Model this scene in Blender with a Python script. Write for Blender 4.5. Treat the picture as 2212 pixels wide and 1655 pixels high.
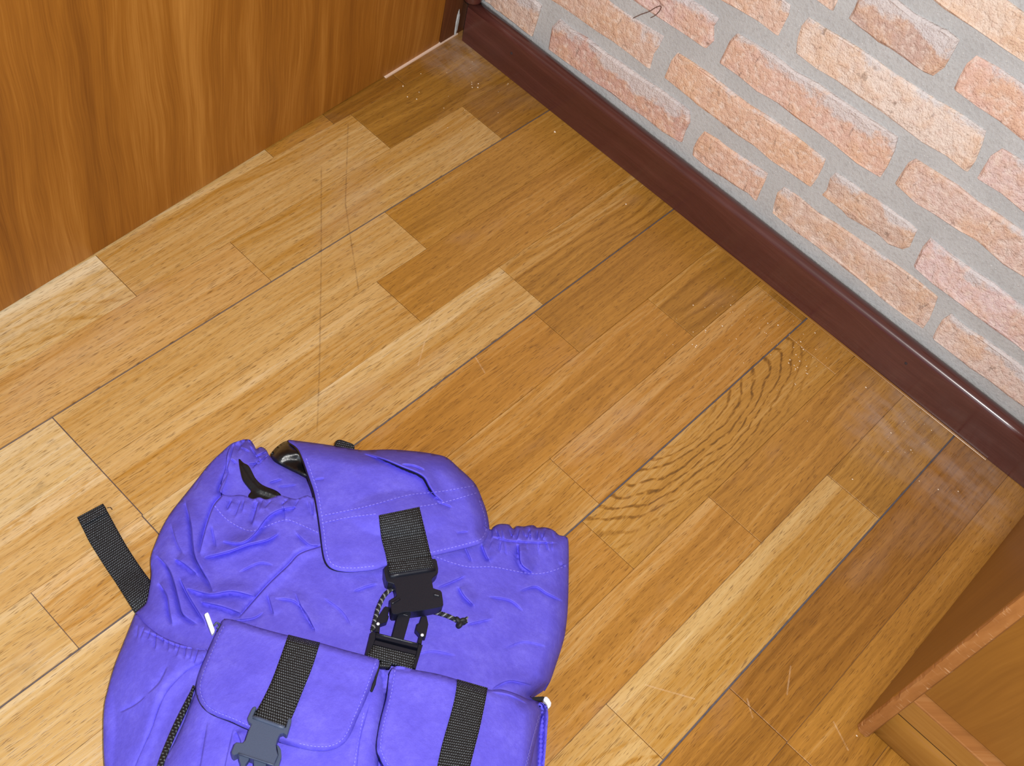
import bpy, bmesh, math, random
import numpy as np
from mathutils import Vector, Matrix
from mathutils.geometry import delaunay_2d_cdt
random.seed(7)
rng = np.random.default_rng(11)
S = bpy.context.scene
COL = S.collection
for o in list(bpy.data.objects):
    bpy.data.objects.remove(o)

# ------------------------------------------------------------------ camera
# room axes: X along the floor boards away from the brick wall, Y along the brick wall, Z up, metres
F_PX, W_PX, H_PX = 2587.94, 2212.0, 1655.0
CAM = np.array([0.94162608, 0.59632527, 0.98000191])
ROT = np.array([[-0.68011677, 0.7119196, 0.17496189],
                [0.52647643, 0.64039094, -0.55921553],
                [-0.5101605, -0.28821855, -0.81034951]])   # rows: right, down, forward
cd = bpy.data.cameras.new('camera')
cam = bpy.data.objects.new('camera', cd)
COL.objects.link(cam)
cd.sensor_fit = 'HORIZONTAL'; cd.sensor_width = 36.0
cd.lens = 36.0 * F_PX / W_PX
cd.clip_start = 0.02
M3 = Matrix((ROT[0], -ROT[1], -ROT[2])).transposed()
cam.matrix_world = Matrix.Translation(Vector(CAM)) @ M3.to_4x4()
S.camera = cam

# ------------------------------------------------------------------ light
w = bpy.data.worlds.new('room_light'); S.world = w; w.use_nodes = True
w.node_tree.nodes['Background'].inputs[0].default_value = (0.90, 0.95, 1.0, 1)
w.node_tree.nodes['Background'].inputs[1].default_value = 0.40

def aim(o, target):
    d = Vector(target) - o.location
    o.rotation_euler = d.to_track_quat('-Z', 'Y').to_euler()

ld = bpy.data.lights.new('camera_flash', 'SPOT')
ld.energy = 47; ld.shadow_soft_size = 0.012; ld.spot_size = math.radians(125); ld.spot_blend = 1.0
ld.color = (1.0, 0.975, 0.945)
flash = bpy.data.objects.new('camera_flash', ld); COL.objects.link(flash)
flash.location = Vector(CAM + 0.062 * ROT[0] - 0.040 * ROT[1])
aim(flash, CAM + ROT[2] * 1.1 - 0.05 * ROT[0] + 0.02 * ROT[1])

wd = bpy.data.lights.new('window_daylight', 'AREA')
wd.shape = 'RECTANGLE'; wd.size = 1.5; wd.size_y = 1.3; wd.energy = 32; wd.color = (0.80, 0.89, 1.0)
win = bpy.data.objects.new('window_daylight', wd); COL.objects.link(win)
win.location = (3.3, 1.3, 1.55)
aim(win, (0.2, 0.35, 0.1))

S.view_settings.view_transform = 'Standard'
S.view_settings.look = 'None'
S.view_settings.gamma = 1
S.view_settings.use_curve_mapping = False
S.view_settings.exposure = 0.0

# ------------------------------------------------------------------ helpers
def lin(r, g, b):
    f = lambda c: c / 12.92 if c <= 0.04045 else ((c + 0.055) / 1.055) ** 2.4
    return (f(r / 255), f(g / 255), f(b / 255), 1.0)

class NT:
    """small wrapper to write node materials"""
    def __init__(s, name):
        s.m = bpy.data.materials.new(name); s.m.use_nodes = True
        s.t = s.m.node_tree; s.b = s.t.nodes['Principled BSDF']
    def n(s, typ, **kw):
        nd = s.t.nodes.new(typ)
        for k, v in kw.items(): setattr(nd, k, v)
        return nd
    def put(s, sock, v):
        if isinstance(v, bpy.types.NodeSocket): s.t.links.new(v, sock)
        else: sock.default_value = v
    def math(s, op, a, b=0.0, c=0.0, clamp=False):
        nd = s.n('ShaderNodeMath', operation=op, use_clamp=clamp)
        s.put(nd.inputs[0], a); s.put(nd.inputs[1], b); s.put(nd.inputs[2], c)
        return nd.outputs[0]
    def vec(s, op, a, b=(0, 0, 0), sc=None):
        nd = s.n('ShaderNodeVectorMath', operation=op)
        s.put(nd.inputs[0], a); s.put(nd.inputs[1], b)
        if sc is not None: s.put(nd.inputs['Scale'], sc)
        return nd.outputs['Value'] if op in ('LENGTH', 'DOT_PRODUCT') else nd.outputs[0]
    def noise(s, v, scale=1.0, detail=3.0, rough=0.55, dist=0.0):
        nd = s.n('ShaderNodeTexNoise')
        s.put(nd.inputs['Vector'], v); nd.inputs['Scale'].default_value = scale
        nd.inputs['Detail'].default_value = detail; nd.inputs['Roughness'].default_value = rough
        nd.inputs['Distortion'].default_value = dist
        return nd.outputs['Fac']
    def ramp(s, f, stops, interp='LINEAR'):
        nd = s.n('ShaderNodeValToRGB'); cr = nd.color_ramp; cr.interpolation = interp
        while len(cr.elements) < len(stops): cr.elements.new(0.5)
        for e, (p, c) in zip(cr.elements, stops): e.position = p; e.color = c
        s.put(nd.inputs[0], f); return nd.outputs[0]
    def step(s, f, a, b):
        nd = s.n('ShaderNodeMapRange'); nd.clamp = True
        s.put(nd.inputs[0], f); nd.inputs[1].default_value = a; nd.inputs[2].default_value = b
        return nd.outputs[0]
    def mix(s, f, a, b, mode='MIX'):
        nd = s.n('ShaderNodeMix', data_type='RGBA', blend_type=mode)
        s.put(nd.inputs[0], f); s.put(nd.inputs[6], a); s.put(nd.inputs[7], b)
        return nd.outputs[2]
    def bump(s, h, strength, dist):
        nd = s.n('ShaderNodeBump'); nd.inputs['Strength'].default_value = strength
        nd.inputs['Distance'].default_value = dist; s.put(nd.inputs['Height'], h)
        return nd.outputs[0]
    def done(s, color, rough=0.5, normal=None, spec=0.5, **kw):
        s.put(s.b.inputs['Base Color'], color); s.put(s.b.inputs['Roughness'], rough)
        s.put(s.b.inputs['Specular IOR Level'], spec)
        if normal is not None: s.put(s.b.inputs['Normal'], normal)
        for k, v in kw.items(): s.put(s.b.inputs[k.replace('_', ' ')], v)
        return s.m
    def pos(s): return s.n('ShaderNodeNewGeometry').outputs['Position']
    def sep(s, v):
        nd = s.n('ShaderNodeSeparateXYZ'); s.put(nd.inputs[0], v); return nd.outputs
    def comb(s, x=0.0, y=0.0, z=0.0):
        nd = s.n('ShaderNodeCombineXYZ'); s.put(nd.inputs[0], x); s.put(nd.inputs[1], y); s.put(nd.inputs[2], z)
        return nd.outputs[0]

GREY = lambda v: (v, v, v, 1)

def new_obj(name, verts, faces, mat, parent=None, smooth=False, uvs=None):
    me = bpy.data.meshes.new(name)
    me.from_pydata([tuple(map(float, v)) for v in verts], [], faces)
    if uvs is not None:
        ul = me.uv_layers.new(name='UVMap')
        li = np.empty(len(me.loops), dtype=np.int32); me.loops.foreach_get('vertex_index', li)
        ul.data.foreach_set('uv', np.asarray(uvs, dtype=np.float32)[li].ravel())
    if smooth: me.polygons.foreach_set('use_smooth', [True] * len(me.polygons))
    if mat: me.materials.append(mat)
    me.update()
    o = bpy.data.objects.new(name, me); COL.objects.link(o)
    if parent is not None:
        o.parent = parent
        o.matrix_parent_inverse = Matrix.Translation(-parent.location)
    return o

def tag(o, label=None, cat=None, group=None, kind=None):
    if label: o['label'] = label
    if cat: o['category'] = cat
    if group: o['group'] = group
    if kind: o['kind'] = kind
    return o

def empty(name, loc, label, cat, group=None):
    o = bpy.data.objects.new(name, None); COL.objects.link(o); o.location = loc
    return tag(o, label, cat, group)

def bevel_box(x0, x1, y0, y1, z0, z1, b=0.001, seg=1):
    bm = bmesh.new()
    bmesh.ops.create_cube(bm, size=1)
    for v in bm.verts:
        v.co = Vector((x0 if v.co.x < 0 else x1, y0 if v.co.y < 0 else y1, z0 if v.co.z < 0 else z1))
    if b: bmesh.ops.bevel(bm, geom=list(bm.edges), offset=b, segments=seg, affect='EDGES', profile=0.6)
    vs = [v.co.copy() for v in bm.verts]; bm.verts.index_update()
    fs = [[v.index for v in f.verts] for f in bm.faces]
    bm.free(); return vs, fs

def box_obj(name, x0, x1, y0, y1, z0, z1, mat, parent=None, b=0.001, seg=1):
    vs, fs = bevel_box(x0, x1, y0, y1, z0, z1, b, seg)
    return new_obj(name, vs, fs, mat, parent, smooth=False)

def tube_mesh(pts, r, n=8, cap=True):
    pts = [np.array(p, float) for p in pts]; V = []; Fc = []
    rr = r if hasattr(r, '__len__') else [r] * len(pts)
    for i, p in enumerate(pts):
        t = pts[min(i + 1, len(pts) - 1)] - pts[max(i - 1, 0)]; t = t / (np.linalg.norm(t) + 1e-12)
        a = np.cross(t, [0, 0, 1.0])
        if np.linalg.norm(a) < 1e-3: a = np.cross(t, [1.0, 0, 0])
        a /= np.linalg.norm(a); b = np.cross(t, a)
        for k in range(n):
            q = 2 * math.pi * k / n
            V.append(p + rr[i] * (math.cos(q) * a + math.sin(q) * b))
    for i in range(len(pts) - 1):
        for k in range(n):
            Fc.append([i * n + k, i * n + (k + 1) % n, (i + 1) * n + (k + 1) % n, (i + 1) * n + k])
    if cap:
        Fc.append(list(range(n))[::-1]); Fc.append([(len(pts) - 1) * n + k for k in range(n)])
    return V, Fc

# pixel of the photograph -> point of the room at height z (or on a wall plane)
def at(u, v, z):
    u = np.asarray(u, float); v = np.asarray(v, float); z = np.asarray(z, float)
    d = ((u - W_PX / 2) / F_PX)[..., None] * ROT[0] + ((v - H_PX / 2) / F_PX)[..., None] * ROT[1] + ROT[2]
    t = (z - CAM[2]) / d[..., 2]
    return CAM + t[..., None] * d
def on_plane(u, v, ax, val):
    d = (u - W_PX / 2) / F_PX * ROT[0] + (v - H_PX / 2) / F_PX * ROT[1] + ROT[2]
    return CAM + (val - CAM[ax]) / d[ax] * d

# ------------------------------------------------------------------ materials
def seg_mask(T, p2, a, b, wdt):
    """soft mask of a line on the floor from a to b (metres)"""
    ab = np.array(b) - np.array(a); L2 = float(ab @ ab)
    pa = T.vec('SUBTRACT', p2, (a[0], a[1], 0))
    h = T.math('DIVIDE', T.vec('DOT_PRODUCT', pa, (ab[0], ab[1], 0)), L2, clamp=True)
    q = T.vec('SCALE', (ab[0], ab[1], 0), sc=h)
    d = T.vec('LENGTH', T.vec('SUBTRACT', pa, q))
    return T.step(d, wdt, wdt * 0.35)

DARK_MARKS = [((694, 360), (694, 560)), ((694, 560), (690, 800)), ((690, 800), (685, 930)),
              ((752, 268), (746, 440)), ((746, 440), (775, 630))]
LIGHT_MARKS = [((1026, 770), (1047, 805)), ((931, 690), (903, 790)), ((1614, 1510), (1626, 1550)),
               ((1708, 1440), (1700, 1500)), ((1801, 1560), (1832, 1620)), ((1395, 1480), (1500, 1510))]

def parquet_material(name, rings=None):
    T = NT(name)
    P = T.pos(); oi = T.n('ShaderNodeObjectInfo')
    tone, hue, fig = T.sep(oi.outputs['Color'])
    tone = T.math('ADD', T.math('MULTIPLY', tone, 0.80), 0.13)
    rnd = oi.outputs['Random']
    px, py, pz = T.sep(P)
    p2 = T.comb(px, py, 0.0)
    off = T.math('MULTIPLY', rnd, 40.0)
    # the grain wanders a little across the stave
    lowv = T.comb(T.math('ADD', T.math('MULTIPLY', px, 4.0), off), T.math('MULTIPLY', py, 14.0), off)
    wob = T.math('SUBTRACT', T.noise(lowv, 1.0, 2.0), 0.5)
    gy = T.math('ADD', py, T.math('MULTIPLY', wob, 0.018))
    broad = T.noise(T.comb(T.math('ADD', T.math('MULTIPLY', px, 1.6), off), T.math('MULTIPLY', gy, 34.0), off), 1.0, 3.0)
    mid = T.noise(T.comb(T.math('ADD', T.math('MULTIPLY', px, 9.0), off), T.math('MULTIPLY', gy, 270.0), off), 1.0, 4.0, 0.65)
    pore = T.noise(T.comb(T.math('ADD', T.math('MULTIPLY', px, 95.0), off), T.math('MULTIPLY', gy, 1500.0), off), 1.0, 1.0, 0.5)
    poremask = T.step(pore, 0.585, 0.70)
    f = T.math('ADD', tone, T.math('MULTIPLY', T.math('SUBTRACT', broad, 0.5), 0.40))
    f = T.math('ADD', f, T.math('MULTIPLY', T.math('SUBTRACT', mid, 0.5), 0.50))
    gen = T.sep(T.n('ShaderNodeTexCoord').outputs['Generated'])[1]      # pale sapwood along one edge of some staves
    sap = T.step(T.math('ADD', gen, T.math('MULTIPLY', T.math('SUBTRACT', T.noise(lowv, 0.8, 2.0), 0.5), 0.7)), 0.34, 0.26)
    sap = T.math('MULTIPLY', sap, T.step(T.math('FRACT', T.math('MULTIPLY', rnd, 7.3)), 0.55, 0.6))
    f = T.math('ADD', f, T.math('MULTIPLY', sap, 0.11))
    if rings:
        xc, yc, a, b, k, stg = rings
        rx = T.math('DIVIDE', T.math('SUBTRACT', px, xc), a); ry = T.math('DIVIDE', T.math('SUBTRACT', py, yc), b)
        rad = T.math('SQRT', T.math('ADD', T.math('MULTIPLY', rx, rx), T.math('MULTIPLY', ry, ry)))
        rad = T.math('ADD', rad, T.math('MULTIPLY', T.math('SUBTRACT', T.noise(T.vec('MULTIPLY', P, (14, 30, 1)), 1.0, 3.0), 0.5), 0.30))
        wv = T.math('SINE', T.math('MULTIPLY', rad, k))
        edge = T.math('MULTIPLY', T.step(wv, 0.55, 1.0), T.step(rad, 0.2, 0.5))
        fade = T.step(rad, 1.55, 1.0)
        brk = T.step(T.noise(T.vec('MULTIPLY', P, (90, 220, 1)), 1.0, 2.0), 0.32, 0.55)
        f = T.math('SUBTRACT', f, T.math('MULTIPLY', T.math('MULTIPLY', T.math('MULTIPLY', edge, fade), brk), stg))
    else:
        # loose growth rings on the staves marked as figured
        w1 = T.math('SINE', T.math('ADD', T.math('MULTIPLY', gy, 520.0), T.math('MULTIPLY', T.noise(lowv, 1.2, 3.0), 26.0)))
        f = T.math('SUBTRACT', f, T.math('MULTIPLY', T.math('MULTIPLY', T.step(w1, 0.2, 1.0), fig), 0.20))
    col = T.ramp(f, [(0.0, lin(104, 72, 28)), (0.25, lin(142, 97, 33)), (0.5, lin(181, 131, 55)),
                     (0.75, lin(207, 170, 109)), (1.0, lin(229, 207, 166))])
    red = T.mix(1.0, col, lin(248, 218, 196), 'MULTIPLY')
    col = T.mix(hue, col, red)
    col = T.mix(T.math('MULTIPLY', poremask, 0.60), col, lin(92, 54, 22))
    # worn lacquer in pale grey patches, some with window sheen painted in
    film_and_sheen = T.step(T.noise(T.vec('MULTIPLY', P, (5, 9, 1)), 1.0, 4.0, 0.6), 0.56, 0.78)
    for (wx_, wy_, wr_) in ((0.035, 0.555, 0.085), (0.045, 0.640, 0.075), (0.02, -0.13, 0.06)):   # grey patches by the skirting: scuffs with window sheen painted in
        dd = T.vec('LENGTH', T.vec('SUBTRACT', p2, (wx_, wy_, 0)))
        pm_ = T.math('MULTIPLY', T.step(dd, wr_, wr_ * 0.3), T.step(T.noise(T.vec('MULTIPLY', P, (60, 24, 1)), 1.0, 4.0, 0.6), 0.30, 0.70))
        film_and_sheen = T.math('MAXIMUM', film_and_sheen, T.math('MULTIPLY', pm_, 2.6))
    col = T.mix(T.math('MULTIPLY', film_and_sheen, 0.16), col, lin(190, 170, 160))
    dirt = T.step(T.noise(T.vec('MULTIPLY', P, (17, 24, 1)), 1.0, 5.0, 0.65), 0.60, 0.80)
    col = T.mix(T.math('MULTIPLY', dirt, 0.30), col, lin(84, 60, 36))
    dm = None
    for (a, b) in DARK_MARKS:
        A = at(*a, 0.0)[:2]; B = at(*b, 0.0)[:2]
        mk = seg_mask(T, p2, A, B, 0.0011)
        dm = mk if dm is None else T.math('MAXIMUM', dm, mk)
    brk = T.step(T.noise(T.vec('MULTIPLY', P, (160, 160, 1)), 1.0, 2.0), 0.25, 0.6)
    col = T.mix(T.math('MULTIPLY', T.math('MULTIPLY', dm, brk), 0.42), col, lin(96, 66, 44))
    lm = None
    for (a, b) in LIGHT_MARKS:
        A = at(*a, 0.0)[:2]; B = at(*b, 0.0)[:2]
        mk = seg_mask(T, p2, A, B, 0.0010)
        lm = mk if lm is None else T.math('MAXIMUM', lm, mk)
    col = T.mix(T.math('MULTIPLY', T.math('MULTIPLY', lm, brk), 0.38), col, lin(226, 190, 150))
    h = T.math('SUBTRACT', T.math('MULTIPLY', mid, 0.4), poremask)
    rough = T.math('ADD', 0.30, T.math('MULTIPLY', film_and_sheen, 0.16))
    return T.done(col, rough, T.bump(h, 0.25, 0.0006), 0.5)

def brick_material():
    T = NT('old_brick')
    P = T.pos(); oi = T.n('ShaderNodeObjectInfo'); base = oi.outputs['Color']; rnd = oi.outputs['Random']
    off = T.comb(0.0, T.math('MULTIPLY', rnd, 9.0), T.math('MULTIPLY', rnd, 5.0))
    Q = T.vec('ADD', P, off)
    n1 = T.noise(Q, 32.0, 5.0, 0.6); n2 = T.noise(Q, 140.0, 4.0, 0.6); n3 = T.noise(Q, 520.0, 2.0, 0.5)
    col = T.mix(T.math('MULTIPLY', T.step(n1, 0.42, 0.62), 0.50), base, lin(222, 178, 138))
    col = T.mix(T.math('MULTIPLY', T.step(n2, 0.50, 0.72), 0.30), col, lin(206, 158, 140))
    col = T.mix(T.math('MULTIPLY', T.step(n2, 0.50, 0.32), 0.60), col, lin(240, 222, 208))
    col = T.mix(T.math('MULTIPLY', T.step(T.noise(Q, 75.0, 5.0, 0.7), 0.61, 0.70), 0.60), col, lin(128, 104, 90))
    crk = T.step(T.noise(T.vec('MULTIPLY', Q, (1, 150, 42)), 1.0, 3.0, 0.6, 0.6), 0.655, 0.71)
    col = T.mix(T.math('MULTIPLY', crk, 0.42), col, lin(118, 96, 86))
    # lime and mortar smeared along the upper arris
    g = T.n('ShaderNodeTexCoord').outputs['Generated']; gz = T.sep(g)[2]; gy = T.sep(g)[1]
    sm = T.math('ADD', T.math('MULTIPLY', gz, 0.62), T.math('MULTIPLY', T.noise(Q, 24.0, 5.0, 0.65), 1.0))
    sm = T.math('ADD', sm, T.math('MULTIPLY', T.math('SUBTRACT', rnd, 0.5), 0.22))
    sm = T.step(sm, 0.97, 1.07)
    col = T.mix(T.math('MULTIPLY', sm, 0.72), col, T.mix(n3, lin(196, 196, 200), lin(226, 222, 220)))
    h = T.math('ADD', T.math('ADD', T.math('MULTIPLY', n1, 1.2), T.math('MULTIPLY', n2, 0.6)), T.math('MULTIPLY', n3, 0.25))
    return T.done(col, 0.9, T.bump(h, 0.9, 0.005), 0.25)

def mortar_material():
    T = NT('grey_mortar'); P = T.pos()
    n1 = T.noise(P, 18.0, 4.0); n2 = T.noise(P, 260.0, 3.0, 0.6); n3 = T.noise(P, 620.0, 2.0)
    col = T.mix(n1, lin(172, 173, 172), lin(200, 200, 198))
    col = T.mix(T.math('MULTIPLY', T.step(n2, 0.52, 0.7), 0.5), col, lin(164, 162, 160))
    col = T.mix(T.step(n3, 0.70, 0.74), col, lin(236, 234, 230))
    h = T.math('ADD', T.math('MULTIPLY', n1, 1.0), T.math('ADD', T.math('MULTIPLY', n2, 0.8), T.math('MULTIPLY', n3, 0.3)))
    return T.done(col, 0.95, T.bump(h, 0.6, 0.002), 0.2)

def grain_material(name, dark, midc, light, axis, rough=0.35, fine=190.0, spec=0.5, contrast=1.0, along=4.0, coat=0.0, ticks=False):
    """wood with the grain running along axis (0 x, 1 y, 2 z)"""
    T = NT(name); P = T.pos(); c = T.sep(P)
    ax = c[axis]; o1, o2 = [c[i] for i in range(3) if i != axis]
    cross = T.math('ADD', o1, o2)
    wob = T.math('SUBTRACT', T.noise(T.comb(T.math('MULTIPLY', ax, 3.2), T.math('MULTIPLY', cross, 9.0), 0.3), 1.0, 2.0), 0.5)
    g = T.math('ADD', cross, T.math('MULTIPLY', wob, 0.045))
    broad = T.noise(T.comb(T.math('MULTIPLY', ax, along * 0.35), T.math('MULTIPLY', g, 17.0), 2.0), 1.0, 3.0)
    mid = T.noise(T.comb(T.math('MULTIPLY', ax, along), T.math('MULTIPLY', g, 75.0), 1.0), 1.0, 3.0, 0.6)
    fin = T.noise(T.comb(T.math('MULTIPLY', ax, along * 4.5), T.math('MULTIPLY', g, fine * 2.4), 4.0), 1.0, 2.0, 0.6)
    f = T.math('ADD', T.math('MULTIPLY', T.math('SUBTRACT', broad, 0.5), 1.1 * contrast),
               T.math('MULTIPLY', T.math('SUBTRACT', mid, 0.5), 0.75 * contrast))
    f = T.math('ADD', T.math('ADD', f, T.math('MULTIPLY', T.math('SUBTRACT', fin, 0.5), 0.55 * contrast)), 0.5)
    col = T.ramp(f, [(0.1, dark), (0.5, midc), (0.9, light)])
    if ticks:
        tk = T.noise(T.comb(T.math('MULTIPLY', ax, 520.0), T.math('MULTIPLY', cross, 80.0), 7.0), 1.0, 2.0)
        big = T.step(T.noise(T.comb(T.math('MULTIPLY', ax, 30.0), 0.0, 3.0), 1.0, 2.0), 0.42, 0.62)
        col = T.mix(T.math('MULTIPLY', T.math('MULTIPLY', T.step(tk, 0.60, 0.70), big), 0.75), col, lin(226, 186, 142))
    return T.done(col, rough, T.bump(fin, 0.12, 0.0006), spec, Coat_Weight=coat, Coat_Roughness=0.12)

def cloth_material(name, c0, c1, c2):
    T = NT(name); P = T.pos()
    n1 = T.noise(P, 38.0, 4.0, 0.6); n2 = T.noise(P, 210.0, 3.0, 0.6); n3 = T.noise(P, 900.0, 2.0)
    f = T.math('ADD', T.math('MULTIPLY', n1, 0.55), T.math('ADD', T.math('MULTIPLY', n2, 0.28), T.math('MULTIPLY', n3, 0.17)))
    col = T.ramp(f, [(0.33, c0), (0.5, c1), (0.67, c2)])
    h = T.math('ADD', T.math('MULTIPLY', n2, 1.0), T.math('MULTIPLY', n3, 0.25))
    return T.done(col, 0.7, T.bump(h, 0.30, 0.0014), 0.22)

def webbing_material(name, c0, c1):
    T = NT(name); uv = T.n('ShaderNodeTexCoord').outputs['UV']; x, y, z = T.sep(uv)
    # herringbone of short ribs: u runs across, v along, both in metres
    row = T.math('SINE', T.math('MULTIPLY', y, 2 * math.pi / 0.0022))
    shift = T.math('MULTIPLY', T.math('FLOOR', T.math('DIVIDE', y, 0.0022)), 0.5)
    cell = T.math('SINE', T.math('MULTIPLY', T.math('ADD', T.math('DIVIDE', x, 0.0017), shift), 2 * math.pi))
    f = T.math('ADD', T.math('MULTIPLY', row, 0.55), T.math('MULTIPLY', cell, 0.45))
    nz = T.noise(uv, 900.0, 2.0)
    lit = T.math('MULTIPLY', T.step(f, 0.10, 0.9), T.step(nz, 0.30, 0.62))
    col = T.mix(lit, c0, c1)
    return T.done(col, 0.55, T.bump(f, 0.55, 0.0007), 0.4)

def plain_material(name, col, rough=0.4, spec=0.5, scale=300.0, amt=0.12, bump=0.1):
    T = NT(name); P = T.pos(); n = T.noise(P, scale, 3.0)
    c = T.mix(T.math('MULTIPLY', n, amt * 2), col, tuple(min(1, k * 1.8 + 0.01) for k in col[:3]) + (1,))
    return T.done(c, rough, T.bump(n, bump, 0.0005), spec)

M_STAVE = parquet_material('oiled_parquet')
M_RINGS = parquet_material('ringed_parquet', (0.215, 0.396, 0.150, 0.050, 46.0, 0.42))
M_RINGS2 = parquet_material('swirl_parquet', (0.80, -0.02, 0.26, 0.09, 46.0, 0.16))
M_RINGS3 = parquet_material('knot_parquet', (0.60, 0.615, 0.10, 0.05, 26.0, 0.20))
M_JOINT = plain_material('dusty_joint', lin(74, 68, 72), 0.95, 0.1, 240.0, 0.9, 0.4)
M_BRICK = brick_material()
M_MORTAR = mortar_material()
M_SKIRT = grain_material('mahogany_baseboard', lin(62, 30, 25), lin(84, 45, 39), lin(108, 64, 56), 1, 0.28, 240.0, 0.5, 0.7, 5.0, 0.25)
M_DOOR = grain_material('teak_veneer', lin(112, 62, 12), lin(152, 95, 28), lin(188, 130, 56), 2, 0.42, 230.0, 0.4, 0.85, 3.2)
M_JAMB = grain_material('dark_jamb_wood', lin(60, 30, 14), lin(98, 54, 26), lin(130, 80, 44), 2, 0.5, 200.0, 0.35, 1.0, 4.0)
M_CAB = grain_material('cabinet_stain', lin(122, 76, 24), lin(144, 94, 33), lin(162, 112, 46), 2, 0.33, 120.0, 0.45, 0.7, 3.0)
M_CABH = grain_material('cabinet_rail_stain', lin(134, 88, 32), lin(160, 110, 46), lin(182, 132, 64), 1, 0.24, 150.0, 0.5, 0.7, 4.0)
M_EDGE = grain_material('worn_and_lit_edge_wood', lin(126, 76, 32), lin(162, 106, 54), lin(192, 142, 90), 2, 0.5, 60.0, 0.35, 0.8, 9.0, 0.0, True)
M_PALE = plain_material('pale_strip', lin(232, 200, 176), 0.8, 0.2, 200.0, 0.05)
M_CLOTH = cloth_material('violet_nylon', lin(92, 82, 206), lin(101, 91, 216), lin(114, 105, 228))
M_THREAD = plain_material('violet_thread', lin(134, 126, 243), 0.7, 0.2)
M_LINING_AND_SHADE = plain_material('black_lining_and_shade', lin(12, 12, 16), 0.34, 0.5, 150.0, 0.2, 0.9)
M_WEB = webbing_material('black_webbing', lin(14, 14, 17), lin(118, 126, 134))
M_PLASTIC = plain_material('black_plastic', lin(13, 15, 27), 0.38, 0.5, 1400.0, 0.3, 0.25)
M_SLATE = plain_material('slate_plastic', lin(66, 76, 98), 0.45, 0.5, 1400.0, 0.15, 0.2)
M_CORD = plain_material('black_cord', lin(22, 22, 24), 0.6, 0.4, 900.0, 0.4)
M_CORD2 = plain_material('grey_cord_fleck', lin(120, 122, 124), 0.6, 0.4, 900.0, 0.2)
M_WHITE = plain_material('white_plastic', lin(232, 234, 240), 0.35, 0.5, 300.0, 0.02)
M_CRUMB = plain_material('plaster_white', lin(240, 222, 196), 0.9, 0.1, 300.0, 0.02)
M_IRON = plain_material('grey_nail_head', lin(52, 44, 48), 0.5, 0.5)
M_TWIG = plain_material('dry_stalk', lin(104, 76, 66), 0.8, 0.2)

# ------------------------------------------------------------------ floor
GAP = 0.00085
floor = box_obj('floor', -0.04, 1.75, -0.40, 1.45, -0.030, -0.0018, M_JOINT, None, 0)
tag(floor, kind='structure')
PITCH = 0.2 / 3
JOINTS = {   # strip -> stave ends (x, metres), from the wall outwards, then tone, hue, figure of each stave
    -3: ([0.113, 0.225, 0.3135, 0.95], [(.20, .2, .0), (.22, .3, 0), (.42, .2, 0), (.80, .1, 0), (.8, .1, 0)]),
    -2: ([0.199, 0.543, 1.02], [(.30, .0, .2), (.64, .1, .3), (.84, .0, 0), (.7, .1, 0)]),
    -1: ([0.082, 0.4275, 0.90], [(.22, .1, 0), (.60, .05, .2), (.66, .3, .2), (.75, .2, 0)]),
    0: ([0.270, 0.685, 1.10], [(.42, .1, .2), (.66, .1, 0), (.86, .0, 0), (.7, .1, 0)]),
    1: ([0.343, 0.685, 1.00], [(.46, .2, .2), (.62, .15, .2), (.74, .2, .9), (.7, .1, 0)]),
    2: ([0.225, 0.686, 0.7965, 1.2], [(.44, .1, .6), (.64, .1, .3), (.72, .3, .5), (.8, .1, .4), (.7, .1, 0)]),
    3: ([0.241, 0.62, 0.95], [(.34, .2, .1), (.48, .35, .1), (.75, .1, .3), (.82, .1, 0)]),
    4: ([0.127, 0.55, 0.93], [(.34, .1, .5), (.48, .3, .3), (.7, .1, 0), (.7, .2, 0)]),
    5: ([0.0115, 0.360, 0.72, 1.1], [(.24, .1, 0), (.46, .35, .2), (.54, .2, .2), (.7, .1, 0), (.6, .2, 0)]),
    6: ([0.041, 0.387, 0.80], [(.42, .2, 0), (.48, .05, .0), (.46, .3, .2), (.6, .1, 0)]),
    7: ([0.270, 0.66, 1.05], [(.42, .2, .4), (.46, .3, .2), (.6, .1, 0), (.6, .1, 0)]),
    8: ([0.154, 0.504, 0.88], [(.36, .0, .4), (.59, .0, .2), (.64, .0, 0), (.6, .1, 0)]),
    9: ([0.410, 0.83], [(.24, .4, .2), (.30, .35, .2), (.5, .2, 0)]),
    10: ([0.411, 0.70, 1.15], [(.30, .3, .1), (.32, .3, .2), (.5, .2, 0), (.4, .1, 0)]),
}
def stave(x0, x1, y0, y1, col, mat):
    j = random.uniform(-0.00015, 0.00015); b = 0.0004
    vs, fs = bevel_box(x0, x1, y0, y1, -0.012, 0.0 + j, b)
    o = new_obj('plank', vs, fs, mat, floor)
    o.color = (*col, 1)
    return o
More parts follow.
